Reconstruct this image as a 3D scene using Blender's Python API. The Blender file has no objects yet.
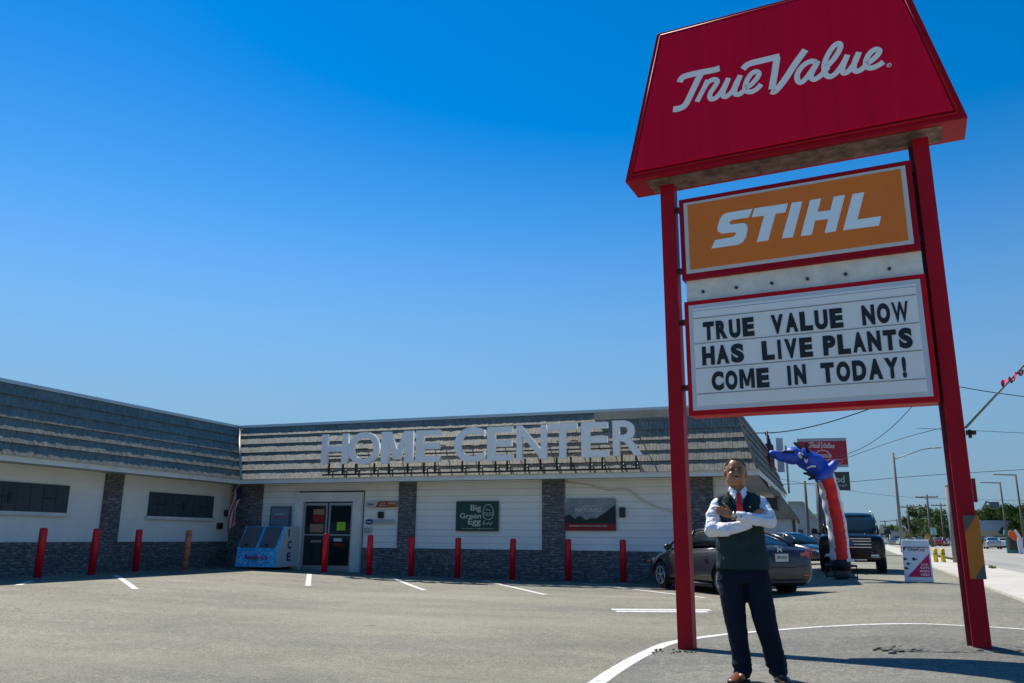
import bpy, bmesh, math, random
from mathutils import Vector, Matrix, noise
from math import sin, cos, pi, radians, atan2, sqrt, exp
random.seed(7)
S = bpy.data.scenes[0] if bpy.context.scene is None else bpy.context.scene
COL = S.collection
# ------------------------------------------------------------------ camera
F_PX = 805.0; PITCH = math.atan(195.5/805); ROLL = radians(.45); CAMH = 1.2
cd = bpy.data.cameras.new('camera'); cam = bpy.data.objects.new('camera', cd); COL.objects.link(cam)
cd.sensor_width = 36; cd.lens = F_PX/1024*36; cd.clip_end = 5000; cd.clip_start = .05
fw = Vector((0, cos(PITCH), sin(PITCH))); up0 = Vector((0, -sin(PITCH), cos(PITCH))); rt0 = Vector((1, 0, 0))
cr = rt0*cos(ROLL)+up0*sin(ROLL); cu = up0*cos(ROLL)-rt0*sin(ROLL)
m = Matrix((cr, cu, -fw)).transposed().to_4x4(); m.translation = (0, 0, CAMH)
cam.matrix_world = m
S.camera = cam
# ------------------------------------------------------------------ world and sun
SUN_DIR = Vector((-.542, .840, 0)); ELEV = radians(53.6)
w = bpy.data.worlds.new('World'); S.world = w; w.use_nodes = True
nt = w.node_tree; bgn = nt.nodes['Background']
sky = nt.nodes.new('ShaderNodeTexSky'); sky.sky_type = 'NISHITA'; sky.sun_disc = False
sky.sun_elevation = ELEV; sky.sun_rotation = atan2(SUN_DIR.x, SUN_DIR.y)
sky.air_density = 1.0; sky.dust_density = .15; sky.ozone_density = 6.0; sky.altitude = 0
hs = nt.nodes.new('ShaderNodeHueSaturation'); hs.inputs['Saturation'].default_value = 1.5
tcw = nt.nodes.new('ShaderNodeTexCoord'); sz = nt.nodes.new('ShaderNodeSeparateXYZ'); nt.links.new(tcw.outputs['Generated'], sz.inputs[0])
mr = nt.nodes.new('ShaderNodeMapRange'); mr.inputs['From Min'].default_value = .0; mr.inputs['From Max'].default_value = .6; mr.inputs['To Min'].default_value = .95; mr.inputs['To Max'].default_value = 1.5
nt.links.new(sz.outputs[2], mr.inputs['Value']); nt.links.new(mr.outputs[0], hs.inputs['Saturation'])
mr2 = nt.nodes.new('ShaderNodeMapRange'); mr2.inputs['From Min'].default_value = .0; mr2.inputs['From Max'].default_value = .40; mr2.inputs['To Min'].default_value = .85; mr2.inputs['To Max'].default_value = 0; mr2.interpolation_type = 'SMOOTHSTEP'
nt.links.new(sz.outputs[2], mr2.inputs['Value'])
mxw = nt.nodes.new('ShaderNodeMix'); mxw.data_type = 'RGBA'; mxw.inputs['B'].default_value = (1.20, 1.90, 3.12, 1)
nt.links.new(sky.outputs[0], hs.inputs['Color']); nt.links.new(mr2.outputs[0], mxw.inputs['Factor']); nt.links.new(hs.outputs[0], mxw.inputs['A']); mtw = nt.nodes.new('ShaderNodeMix'); mtw.data_type = 'RGBA'; mtw.blend_type = 'MULTIPLY'; mtw.inputs['Factor'].default_value = 1; mtw.inputs['B'].default_value = (.88, 1.0, .96, 1); nt.links.new(mxw.outputs['Result'], mtw.inputs['A']); nt.links.new(mtw.outputs['Result'], bgn.inputs[0])
bgn.inputs[1].default_value = .088
sd = bpy.data.lights.new('sun', 'SUN'); sd.energy = 3.95; sd.angle = radians(.5); sd.color = (1, .95, .86)
sun = bpy.data.objects.new('sun', sd); COL.objects.link(sun)
tosun = Vector((SUN_DIR.x*cos(ELEV), SUN_DIR.y*cos(ELEV), sin(ELEV)))
sun.rotation_euler = tosun.to_track_quat('Z', 'Y').to_euler()
S.view_settings.view_transform = 'Standard'; S.view_settings.look = 'None'
S.view_settings.exposure = .70; S.view_settings.gamma = 1; S.view_settings.use_curve_mapping = False
S.render.engine = 'CYCLES'
S.render.resolution_x = 1024; S.render.resolution_y = 683
# ------------------------------------------------------------------ frames
YB = radians(19.5); YS = radians(26.1)
def B(u, v, z=0):                       # building/road frame -> world
    return Vector((u*cos(YB)+v*sin(YB), -u*sin(YB)+v*cos(YB), z))
def ss(t):
    t = min(1, max(0, t)); return t*t*(3-2*t)
def hu(u): return .17*ss((-8-u)/9)+.18*ss((u+1.8)/3.3)
def hz(x, y): return hu(x*cos(YB)-y*sin(YB))
# ------------------------------------------------------------------ materials
def lin(c): return tuple(((x/255)/12.92 if x/255 <= .04045 else ((x/255+.055)/1.055)**2.4) for x in c)
MATS = {}
def mat(name, col, rough=.6, metal=0, var=0.0, vscale=3.0, bump=0.0, bscale=40.0, spec=.5, coat=0, emit=0, trans=0, ior=1.45, vcol=None):
    if name in MATS: return MATS[name]
    m = bpy.data.materials.new(name); m.use_nodes = True; MATS[name] = m
    n = m.node_tree.nodes; l = m.node_tree.links; p = n['Principled BSDF']
    p.inputs['Base Color'].default_value = (*col, 1); p.inputs['Roughness'].default_value = rough
    p.inputs['Metallic'].default_value = metal; p.inputs['Specular IOR Level'].default_value = spec
    p.inputs['Coat Weight'].default_value = coat; p.inputs['Coat Roughness'].default_value = .05
    p.inputs['Transmission Weight'].default_value = trans; p.inputs['IOR'].default_value = ior
    if var or bump:
        tc = n.new('ShaderNodeTexCoord')
    if var:
        nz = n.new('ShaderNodeTexNoise'); nz.inputs['Scale'].default_value = vscale; nz.inputs['Detail'].default_value = 6; nz.inputs['Roughness'].default_value = .65
        l.new(tc.outputs['Object'], nz.inputs['Vector'])
        r = n.new('ShaderNodeValToRGB'); r.color_ramp.elements[0].position = .3; r.color_ramp.elements[1].position = .7
        c2 = vcol or tuple(min(1, c*(1+var)) for c in col)
        r.color_ramp.elements[0].color = (*[c*(1-var) for c in col], 1); r.color_ramp.elements[1].color = (*c2, 1)
        l.new(nz.outputs['Fac'], r.inputs['Fac']); l.new(r.outputs['Color'], p.inputs['Base Color'])
    if bump:
        nb = n.new('ShaderNodeTexNoise'); nb.inputs['Scale'].default_value = bscale; nb.inputs['Detail'].default_value = 5
        l.new(tc.outputs['Object'], nb.inputs['Vector'])
        b = n.new('ShaderNodeBump'); b.inputs['Strength'].default_value = bump; b.inputs['Distance'].default_value = .02
        l.new(nb.outputs['Fac'], b.inputs['Height']); l.new(b.outputs['Normal'], p.inputs['Normal'])
    return m
class NT:
    def __init__(s, name, rough=.8):
        s.m = bpy.data.materials.new(name); s.m.use_nodes = True; MATS[name] = s.m
        s.n = s.m.node_tree.nodes; s.l = s.m.node_tree.links; s.p = s.n['Principled BSDF']; s.p.inputs['Roughness'].default_value = rough
        s.tc = s.n.new('ShaderNodeTexCoord'); s.o = s.tc.outputs['Object']
    def noise(s, scale, detail=6, rough=.6, vec=None, dist=0):
        x = s.n.new('ShaderNodeTexNoise'); x.inputs['Scale'].default_value = scale; x.inputs['Detail'].default_value = detail
        x.inputs['Roughness'].default_value = rough; x.inputs['Distortion'].default_value = dist
        s.l.new(vec or s.o, x.inputs['Vector']); return x.outputs['Fac']
    def ramp(s, fac, stops):
        r = s.n.new('ShaderNodeValToRGB'); e = r.color_ramp.elements
        while len(e) < len(stops): e.new(.5)
        for i, (p, c) in enumerate(stops):
            e[i].position = p; e[i].color = (*c, 1) if not isinstance(c, (int, float)) else (c, c, c, 1)
        s.l.new(fac, r.inputs['Fac']); return r.outputs['Color']
    def mix(s, fac, a, b, mode='MIX'):
        x = s.n.new('ShaderNodeMix'); x.data_type = 'RGBA'; x.blend_type = mode
        for sk, v in ((x.inputs['Factor'], fac), (x.inputs['A'], a), (x.inputs['B'], b)):
            if isinstance(v, (int, float)): sk.default_value = v if sk.type == 'VALUE' else (v, v, v, 1)
            elif isinstance(v, tuple): sk.default_value = (*v, 1)
            else: s.l.new(v, sk)
        return x.outputs['Result']
    def math(s, op, a, b=0.0, c=0.0):
        x = s.n.new('ShaderNodeMath'); x.operation = op
        for i, v in enumerate((a, b, c)):
            if isinstance(v, (int, float)): x.inputs[i].default_value = v
            else: s.l.new(v, x.inputs[i])
        return x.outputs[0]
    def sep(s):
        x = s.n.new('ShaderNodeSeparateXYZ'); s.l.new(s.o, x.inputs[0]); return x.outputs
    def comb(s, a, b, c=0.0):
        x = s.n.new('ShaderNodeCombineXYZ')
        for i, v in enumerate((a, b, c)):
            if isinstance(v, (int, float)): x.inputs[i].default_value = v
            else: s.l.new(v, x.inputs[i])
        return x.outputs[0]
    def bump(s, h, strength=.5, dist=.02):
        b = s.n.new('ShaderNodeBump'); b.inputs['Strength'].default_value = strength; b.inputs['Distance'].default_value = dist
        s.l.new(h, b.inputs['Height']); s.l.new(b.outputs['Normal'], s.p.inputs['Normal'])
    def color(s, c): s.l.new(c, s.p.inputs['Base Color'])
def asphalt():
    a = NT('asphalt', .88)
    c = a.ramp(a.noise(.22, 5, .55), [(.3, (.14, .133, .098)), (.5, (.205, .193, .142)), (.72, (.265, .249, .182))])
    c = a.mix(a.math('MULTIPLY', a.ramp(a.noise(1.3, 6, .7, dist=.6), [(.45, 0), (.75, 1)]), .45), c, (.33, .31, .225))
    xyz = a.sep()
    # worn driving bands: streaks stretched along the lot
    st = a.noise(1.0, 4, .6, vec=a.comb(a.math('MULTIPLY', xyz[0], .12), a.math('MULTIPLY', xyz[1], 1.1)))
    c = a.mix(a.math('MULTIPLY', a.ramp(st, [(.42, 0), (.66, 1)]), .42), c, (.12, .115, .10))
    # pale dust rings and dark oil spots
    sp = a.n.new('ShaderNodeTexVoronoi'); sp.inputs['Scale'].default_value = .75; a.l.new(a.o, sp.inputs['Vector'])
    c = a.mix(a.math('MULTIPLY', a.ramp(sp.outputs['Distance'], [(.02, 1), (.09, 0)]), .55), c, (.06, .057, .052))
    # aggregate speckle
    g = a.ramp(a.noise(42, 3, .85), [(.36, .4), (.5, .95), (.63, 1.8)])
    c = a.mix(.8, c, g, 'MULTIPLY')
    g2 = a.ramp(a.noise(11, 5, .85), [(.35, .55), (.65, 1.45)])
    c = a.mix(.75, c, g2, 'MULTIPLY')
    # oil drips, tar patches and tyre sweeps
    s3 = a.noise(.9, 4, .6); c = a.mix(a.math('MULTIPLY', a.ramp(s3, [(.64, 0), (.74, .45)]), 1.0), c, (.10, .096, .085))
    wv = a.n.new('ShaderNodeTexWave'); wv.wave_type = 'RINGS'; wv.inputs['Scale'].default_value = .07; wv.inputs['Distortion'].default_value = 3.0; wv.inputs['Detail'].default_value = 3; a.l.new(a.o, wv.inputs['Vector'])
    c = a.mix(a.math('MULTIPLY', a.ramp(wv.outputs['Fac'], [(.80, 0), (.97, .2)]), 1.0), c, (.30, .285, .21))
    c = a.mix(a.math('MULTIPLY', a.ramp(wv.outputs['Fac'], [(.03, .15), (.12, 0)]), 1.0), c, (.10, .098, .09))
    # cracks
    v = a.n.new('ShaderNodeTexVoronoi'); v.feature = 'DISTANCE_TO_EDGE'; v.inputs['Scale'].default_value = .33
    dn = a.n.new('ShaderNodeTexNoise'); dn.inputs['Scale'].default_value = 1.2; dn.inputs['Detail'].default_value = 8; a.l.new(a.o, dn.inputs['Vector'])
    vm = a.n.new('ShaderNodeVectorMath'); vm.operation = 'MULTIPLY_ADD'; vm.inputs[1].default_value = (1.1, 1.1, 0)
    a.l.new(dn.outputs['Color'], vm.inputs[0]); a.l.new(a.o, vm.inputs[2]); a.l.new(vm.outputs[0], v.inputs['Vector'])
    ck = a.math('MULTIPLY', a.ramp(v.outputs['Distance'], [(.0, 1), (.011, 0)]), a.ramp(a.noise(.35, 2), [(.60, 0), (.68, .8)]))
    c = a.mix(ck, c, (.035, .033, .03))
    a.color(c); a.bump(a.noise(90, 4, .8), .75, .012); return a.m
def concrete():
    a = NT('concrete', .85)
    c = a.ramp(a.noise(.8, 6, .65), [(.3, (.42, .39, .33)), (.7, (.56, .53, .46))])
    y = a.sep()[1]
    j = a.math('LESS_THAN', a.math('FRACT', a.math('MULTIPLY', y, .5)), .02)
    c = a.mix(j, c, (.12, .11, .1)); c = a.mix(.4, c, a.ramp(a.noise(40, 4, .8), [(.3, .6), (.7, 1.3)]), 'MULTIPLY')
    a.color(c); a.bump(a.noise(60), .3, .01); return a.m
def stone():
    a = NT('ledgestone', .8)
    xyz = a.sep(); h = a.math('ADD', xyz[0], xyz[1])
    vec = a.comb(h, xyz[2])
    br = a.n.new('ShaderNodeTexBrick'); a.l.new(vec, br.inputs['Vector'])
    br.inputs['Scale'].default_value = 1; br.inputs['Brick Width'].default_value = .34; br.inputs['Row Height'].default_value = .075
    br.inputs['Mortar Size'].default_value = .006; br.inputs['Mortar Smooth'].default_value = .6; br.offset = .37; br.squash = .6; br.squash_frequency = 3
    br.inputs['Color1'].default_value = (.08, .085, .10, 1); br.inputs['Color2'].default_value = (.27, .275, .285, 1); br.inputs['Mortar'].default_value = (.03, .033, .04, 1)
    c = a.mix(1.0, a.mix(.4, br.outputs['Color'], (.15, .16, .18)), a.ramp(a.noise(1.0, 6, .8, vec=a.comb(a.math('MULTIPLY', h, 7.0), a.math('MULTIPLY', xyz[2], 17.0))), [(.3, .08), (.5, .8), (.68, 2.9)]), 'MULTIPLY')
    c = a.mix(.25, c, (.17, .15, .12)); a.color(c)
    hh = a.math('ADD', a.math('MULTIPLY', br.outputs['Fac'], -1.0), a.noise(22, 5, .7, vec=vec)); a.bump(hh, .9, .03); return a.m
def siding():
    a = NT('white_siding', .55)
    z = a.sep()[2]; f = a.math('FRACT', a.math('MULTIPLY', z, 1/.2))
    c = a.ramp(a.noise(1.2, 5), [(.3, (.80, .79, .735)), (.7, (.88, .87, .81))])
    c = a.mix(a.math('LESS_THAN', f, .05), c, (.45, .46, .45))
    a.color(c); a.bump(a.math('MULTIPLY', f, -1.0), .8, .02); return a.m
def block():
    a = NT('painted_block', .6)
    xyz = a.sep(); vec = a.comb(a.math('ADD', xyz[0], xyz[1]), xyz[2])
    br = a.n.new('ShaderNodeTexBrick'); a.l.new(vec, br.inputs['Vector']); br.inputs['Scale'].default_value = 1
    br.inputs['Brick Width'].default_value = .4; br.inputs['Row Height'].default_value = .2; br.inputs['Mortar Size'].default_value = .006
    br.inputs['Color1'].default_value = (.84, .83, .78, 1); br.inputs['Color2'].default_value = (.85, .84, .79, 1); br.inputs['Mortar'].default_value = (.79, .78, .73, 1)
    c = a.mix(.3, br.outputs['Color'], a.ramp(a.noise(1.5, 6, .6), [(.3, .75), (.7, 1.1)]), 'MULTIPLY')
    a.color(c); a.bump(a.math('MULTIPLY', br.outputs['Fac'], -1.0), .3, .01); return a.m
def shingle():
    a = NT('metal_shakes', .62)
    xyz = a.sep(); h = a.math('ADD', xyz[0], xyz[1])
    c = a.ramp(a.noise(1.2, 4, .6), [(.25, (.15, .142, .108)), (.5, (.195, .185, .142)), (.75, (.25, .238, .185))])
    s2 = a.noise(1.0, 3, .6, vec=a.comb(a.math('MULTIPLY', h, 9.0), a.math('MULTIPLY', xyz[2], 3.75)))
    c = a.mix(.75, c, a.ramp(s2, [(.3, .6), (.7, 1.4)]), 'MULTIPLY')
    a.color(c); a.bump(s2, .5, .02); return a.m
def foliage(name, c1, c2):
    a = NT(name, .75)
    oi = a.n.new('ShaderNodeNewGeometry')
    c = a.ramp(oi.outputs['Random Per Island'], [(0, c1), (1, c2)])
    a.color(c); a.p.inputs['Specular IOR Level'].default_value = .2; return a.m
def grassmat():
    a = NT('grass', .9); c = a.ramp(a.noise(3, 6, .7), [(.3, (.07, .09, .03)), (.7, (.2, .19, .07))]); a.color(c); a.bump(a.noise(60), .8, .03); return a.m
def roadmat():
    a = NT('road_surface', .8)
    xyz = a.sep(); st = a.noise(1.0, 5, .6, vec=a.comb(a.math('MULTIPLY', xyz[0], .8), a.math('MULTIPLY', xyz[1], .03)))
    c = a.ramp(st, [(.3, (.25, .235, .2)), (.7, (.38, .355, .3))]); c = a.mix(.3, c, a.ramp(a.noise(50, 3, .8), [(.3, .6), (.7, 1.3)]), 'MULTIPLY')
    a.color(c); return a.m
def redpaint():
    a = NT('sign_red_paint', .5)
    xyz = a.sep()
    c = a.ramp(a.noise(1.4, 6, .65), [(.3, (.34, .001, .012)), (.7, (.45, .003, .018))])
    st = a.noise(1.0, 4, .7, vec=a.comb(a.math('MULTIPLY', a.math('ADD', xyz[0], xyz[1]), 25.0), a.math('MULTIPLY', xyz[2], .8)))
    c = a.mix(a.math('MULTIPLY', a.ramp(st, [(.55, 0), (.8, 1)]), .3), c, (.2, .03, .04))
    ch = a.ramp(a.noise(16, 5, .8), [(.69, 0), (.72, 1)])
    c = a.mix(a.math('MULTIPLY', ch, .6), c, (.30, .16, .14)); a.color(c); a.bump(a.noise(30), .1, .005); a.p.inputs['Specular IOR Level'].default_value = .2; return a.m
ASPH = asphalt(); CONC = concrete(); STONE = stone(); SIDE = siding(); BLOCK = block(); SHING = shingle(); GRASS = grassmat(); ROAD = roadmat(); RED = redpaint()
WHITE = mat('white_trim', (.66, .67, .64), .5, var=.12, vscale=2)
FASC = mat('fascia_paint', (.70, .73, .70), .45, var=.1, vscale=1.5)
PAINT = NT('road_paint', .7)
_w = PAINT.ramp(PAINT.noise(14, 6, .8), [(.36, (.3, .29, .26)), (.5, (.66, .65, .6)), (.7, (.74, .73, .68))]); PAINT.color(PAINT.mix(.3, _w, PAINT.ramp(PAINT.noise(70, 3, .8), [(.3, .6), (.7, 1.2)]), 'MULTIPLY')); PAINT = PAINT.m
BOLL = mat('bollard_red', (.62, .001, .018), .4, var=.18, vscale=5, bump=.1)
BOLLO = mat('faded_orange_red', (.55, .10, .05), .5, var=.4, vscale=4, vcol=(.7, .3, .18))
BLACK = mat('black_metal', (.02, .02, .022), .4); DARK = mat('dark_grey', (.05, .055, .06), .6)
RUB = mat('rubber', (.018, .018, .018), .85); CHROME = mat('chrome', (.7, .7, .72), .15, 1); ALU = mat('aluminium', (.5, .52, .53), .35, .8)
GLASSD = mat('dark_glass', (.010, .018, .020), .05, spec=.6); GREY = mat('grey_metal', (.28, .3, .31), .5, var=.15)
LETTER = mat('letter_white', (.60, .62, .62), .4, var=.05); LBLACK = mat('letter_black', (.012, .014, .018), .5)
# ------------------------------------------------------------------ mesh builder
class MB:
    def __init__(s): s.b = bmesh.new(); s.mi = 0
    def _f(s, vs, smooth=False):
        try:
            f = s.b.faces.new(vs); f.material_index = s.mi; f.smooth = smooth; return f
        except ValueError: return None
    def poly(s, pts): return s._f([s.b.verts.new(p) for p in pts])
    def hexa(s, P):                          # 8 points: bottom 4 ccw, top 4 ccw
        v = [s.b.verts.new(p) for p in P]
        for q in ((3,2,1,0),(4,5,6,7),(0,1,5,4),(1,2,6,5),(2,3,7,6),(3,0,4,7)): s._f([v[i] for i in q])
    def box(s, x0, x1, y0, y1, z0, z1):
        s.hexa([(x0,y0,z0),(x1,y0,z0),(x1,y1,z0),(x0,y1,z0),(x0,y0,z1),(x1,y0,z1),(x1,y1,z1),(x0,y1,z1)])
    def prism(s, pts, d):                    # polygon pts (3d) extruded by vector d
        d = Vector(d); a = [s.b.verts.new(p) for p in pts]; c = [s.b.verts.new(Vector(p)+d) for p in pts]; n = len(pts)
        s._f(list(reversed(a))); s._f(c)
        for i in range(n): s._f([a[i], a[(i+1)%n], c[(i+1)%n], c[i]])
    def loft(s, rings, cap=True, closed=True, smooth=True):
        R = [[s.b.verts.new(p) for p in r] for r in rings]; n = len(R[0])
        for i in range(len(R)-1):
            for j in range(n if closed else n-1):
                s._f([R[i][j], R[i][(j+1)%n], R[i+1][(j+1)%n], R[i+1][j]], smooth)
        if cap and closed: s._f(list(reversed(R[0])), smooth); s._f(R[-1], smooth)
        return R
    def tube(s, pts, r, n=10, cap=True, ry=None, smooth=True, upv=(0, 0, 1)):
        pts = [Vector(p) for p in pts]; rs = r if isinstance(r, (list, tuple)) else [r]*len(pts)
        ys = ry if isinstance(ry, (list, tuple)) else ([ry]*len(pts) if ry else rs)
        rings = []
        for i, p in enumerate(pts):
            t = (pts[min(i+1, len(pts)-1)]-pts[max(i-1, 0)]).normalized()
            u = Vector(upv)
            if abs(t.dot(u)) > .95: u = Vector((0, 1, 0)) if abs(t.y) < .9 else Vector((1, 0, 0))
            a = t.cross(u).normalized(); c = a.cross(t).normalized()
            rings.append([p+a*rs[i]*cos(2*pi*k/n)+c*ys[i]*sin(2*pi*k/n) for k in range(n)])
        s.loft(rings, cap, True, smooth)
    def cyl(s, a, b, r, n=16, r2=None, smooth=True): s.tube([a, b], [r, r2 if r2 is not None else r], n, smooth=smooth)
    def blob(s, c, r, n=14, m=10, rot=None):
        c = Vector(c); r = (r, r, r) if isinstance(r, (int, float)) else r; M = rot or Matrix.Identity(3); rings = []
        for i in range(1, m):
            t = pi*i/m; rings.append([c+M@Vector((r[0]*sin(t)*cos(2*pi*k/n), r[1]*sin(t)*sin(2*pi*k/n), -r[2]*cos(t))) for k in range(n)])
        R = s.loft(rings, False)
        a = s.b.verts.new(c+M@Vector((0, 0, -r[2]))); z = s.b.verts.new(c+M@Vector((0, 0, r[2])))
        for k in range(n): s._f([a, R[0][(k+1)%n], R[0][k]], True); s._f([z, R[-1][k], R[-1][(k+1)%n]], True)
    def limb(s, pts, r, n=16):               # capsule chain for later remeshing
        pts = [Vector(p) for p in pts]; rs = r if isinstance(r, (list, tuple)) else [r]*len(pts)
        s.tube(pts, rs, n)
        for p, q in zip(pts, rs): s.blob(p, q, n, 10)
    def revolve(s, prof, axis='y', c=(0, 0, 0), n=24, smooth=True):   # prof: (offset along axis, radius)
        rings = []
        for o, r in prof:
            rr = []
            for k in range(n):
                a = 2*pi*k/n
                if axis == 'y': rr.append((c[0]+r*cos(a), c[1]+o, c[2]+r*sin(a)))
                elif axis == 'z': rr.append((c[0]+r*cos(a), c[1]+r*sin(a), c[2]+o))
                else: rr.append((c[0]+o, c[1]+r*cos(a), c[2]+r*sin(a)))
            rings.append(rr)
        s.loft(rings, True, True, smooth)
    def text(s, t, O, X, Y, w=None, h=None, bold=0, shear=0, extr=.004, face=1):
        if t == 'M' and bold:
            k = .25 if extr > .02 else .235
            pts = [(0, 0), (0, 1), (k*1.15, 1), (.5, .42), (1-k*1.15, 1), (1, 1), (1, 0), (1-k, 0), (1-k, .62), (.5+k*.42, .12), (.5-k*.42, .12), (k, .62), (k, 0)]
            O = Vector(O); X = Vector(X).normalized(); Y = Vector(Y).normalized(); N = X.cross(Y)
            s.prism([O+X*(p[0]*w)+Y*(p[1]*h) for p in pts], N*extr)
            bmesh.ops.recalc_face_normals(s.b, faces=s.b.faces); return w
        V, Fs = glyph(t, bold, shear)
        xs = [v[0] for v in V]; ys = [v[1] for v in V]; x0, x1, y0, y1 = min(xs), max(xs), min(ys), max(ys)
        sy = h/(y1-y0) if h else None; sx = w/(x1-x0) if w else sy
        if sy is None: sy = sx
        O = Vector(O); X = Vector(X).normalized(); Y = Vector(Y).normalized(); N = X.cross(Y)
        z0 = min(v[2] for v in V); z1 = max(v[2] for v in V)
        vs = [s.b.verts.new(O+X*((v[0]-x0)*sx)+Y*((v[1]-y0)*sy)+N*((v[2]-z0)/(z1-z0)*extr)) for v in V]
        for f in Fs: s._f([vs[i] for i in f])
        return (x1-x0)*sx
    def stroke(s, pts, w, O, X, Y, lift=0.003, thick=.003, taper=False):   # flat ribbon following smooth curve, in plane
        O = Vector(O); X = Vector(X).normalized(); Y = Vector(Y).normalized(); N = X.cross(Y)
        P = catmull(pts, 6) if len(pts) > 2 else [Vector((*p, 0)) for p in pts]
        L = []; R = []
        for i, p in enumerate(P):
            t = (P[min(i+1, len(P)-1)]-P[max(i-1, 0)]).normalized(); n = Vector((-t.y, t.x, 0))
            L.append(p+n*w/2); R.append(p-n*w/2)
        f = lambda q, e: O+X*q.x+Y*q.y+N*e
        a = [s.b.verts.new(f(q, lift)) for q in L]; b = [s.b.verts.new(f(q, lift)) for q in R]
        for i in range(len(P)-1): s._f([b[i], b[i+1], a[i+1], a[i]])
    def build(s, name, mats, parent=None, bevel=0, subsurf=0, smooth_angle=None, solid=0, split=False):
        if split:                                    # one object per separate piece
            todo = set(s.b.faces); out = None
            while todo:
                st_ = [todo.pop()]; isl = list(st_)
                while st_:
                    for v in st_.pop().verts:
                        for g_ in v.link_faces:
                            if g_ in todo: todo.discard(g_); st_.append(g_); isl.append(g_)
                nb = MB(); mp = {}
                for f in isl:
                    for v in f.verts:
                        if v not in mp: mp[v] = nb.b.verts.new(v.co)
                    g_ = nb.b.faces.new([mp[v] for v in f.verts]); g_.material_index = f.material_index; g_.smooth = f.smooth
                out = nb.build(name, mats, parent, bevel, subsurf, smooth_angle)
            s.b.free(); return out
        me = bpy.data.meshes.new(name)
        bmesh.ops.remove_doubles(s.b, verts=s.b.verts, dist=1e-6) if not subsurf else None
        s.b.normal_update(); 
        s.b.to_mesh(me); s.b.free()
        for m_ in (mats if isinstance(mats, (list, tuple)) else [mats]): me.materials.append(m_)
        if smooth_angle: me.set_sharp_from_angle(angle=radians(smooth_angle))
        o = bpy.data.objects.new(name, me); COL.objects.link(o)
        if parent is not None: o.parent = parent
        if bevel:
            bv = o.modifiers.new('bevel', 'BEVEL'); bv.width = bevel; bv.segments = 2; bv.limit_method = 'ANGLE'; bv.angle_limit = radians(40)
        if subsurf:
            sb = o.modifiers.new('sub', 'SUBSURF'); sb.levels = subsurf; sb.render_levels = subsurf
        return o
def catmull(pts, k=6):
    P = [Vector((p[0], p[1], p[2] if len(p) > 2 else 0)) for p in pts]; P = [P[0]*2-P[1]]+P+[P[-1]*2-P[-2]]; out = []
    for i in range(1, len(P)-2):
        for j in range(k):
            t = j/k; a, b, c, d = P[i-1:i+3]
            out.append(.5*((2*b)+(c-a)*t+(2*a-5*b+4*c-d)*t*t+(3*b-a-3*c+d)*t**3))
    out.append(P[-2]); return out
GL = {}
def glyph(t, bold=0, shear=0):
    k = (t, bold, shear)
    if k in GL: return GL[k]
    cu_ = bpy.data.curves.new('txt', 'FONT'); cu_.body = t; cu_.offset = bold; cu_.shear = shear; cu_.extrude = .05; cu_.resolution_u = 6
    o = bpy.data.objects.new('txt', cu_); COL.objects.link(o); bpy.context.view_layer.update()
    dg = bpy.context.evaluated_depsgraph_get(); me = bpy.data.meshes.new_from_object(o.evaluated_get(dg))
    V = [tuple(v.co) for v in me.vertices]; Fs = [tuple(p.vertices) for p in me.polygons]
    bpy.data.objects.remove(o); bpy.data.curves.remove(cu_); bpy.data.meshes.remove(me)
    GL[k] = (V, Fs); return GL[k]
def thing(name, label, cat, loc=(0, 0, 0), rz=0, group=None):
    o = bpy.data.objects.new(name, None); o.empty_display_size = .2; COL.objects.link(o); o.location = loc; o.rotation_euler = (0, 0, rz)
    o['label'] = label; o['category'] = cat
    if group: o['group'] = group
    return o
def tag(o, label, cat, group=None):
    o['label'] = label; o['category'] = cat
    if group: o['group'] = group
    return o
def struct(o): o['kind'] = 'structure'; return o
def kids(o): return [c for c in bpy.data.objects if c.parent == o]
def copy_tree(o, parent=None):
    c = o.copy(); COL.objects.link(c); c.parent = parent
    for ch in kids(o): copy_tree(ch, c)
    return c
def baked(o, mods):                          # evaluate modifiers to a plain mesh
    for t, kw in mods:
        md = o.modifiers.new(t, t)
        for k, v in kw.items(): setattr(md, k, v)
    bpy.context.view_layer.update(); dg = bpy.context.evaluated_depsgraph_get()
    me = bpy.data.meshes.new_from_object(o.evaluated_get(dg)); o.modifiers.clear(); old = o.data; o.data = me; bpy.data.meshes.remove(old)
    return o
def E_(b, pts):     # elliptical loft: (x, y, z, rx, ry)
    rings = []
    for x, y, z, rx, ry in pts: rings.append([(x+rx*cos(2*pi*k/24), y+ry*sin(2*pi*k/24), z) for k in range(24)])
    b.loft(rings)
def mesh_blend(b, name, m_, parent, vox, smooth_it=4, sf=.5):
    bmesh.ops.recalc_face_normals(b.b, faces=b.b.faces)
    o = b.build(name, m_, None)
    baked(o, [('REMESH', dict(mode='VOXEL', voxel_size=vox, use_smooth_shade=True))]); baked(o, [('SMOOTH', dict(factor=sf, iterations=smooth_it))])
    for p in o.data.polygons: p.use_smooth = True
    if parent: o.parent = parent
    return o
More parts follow.
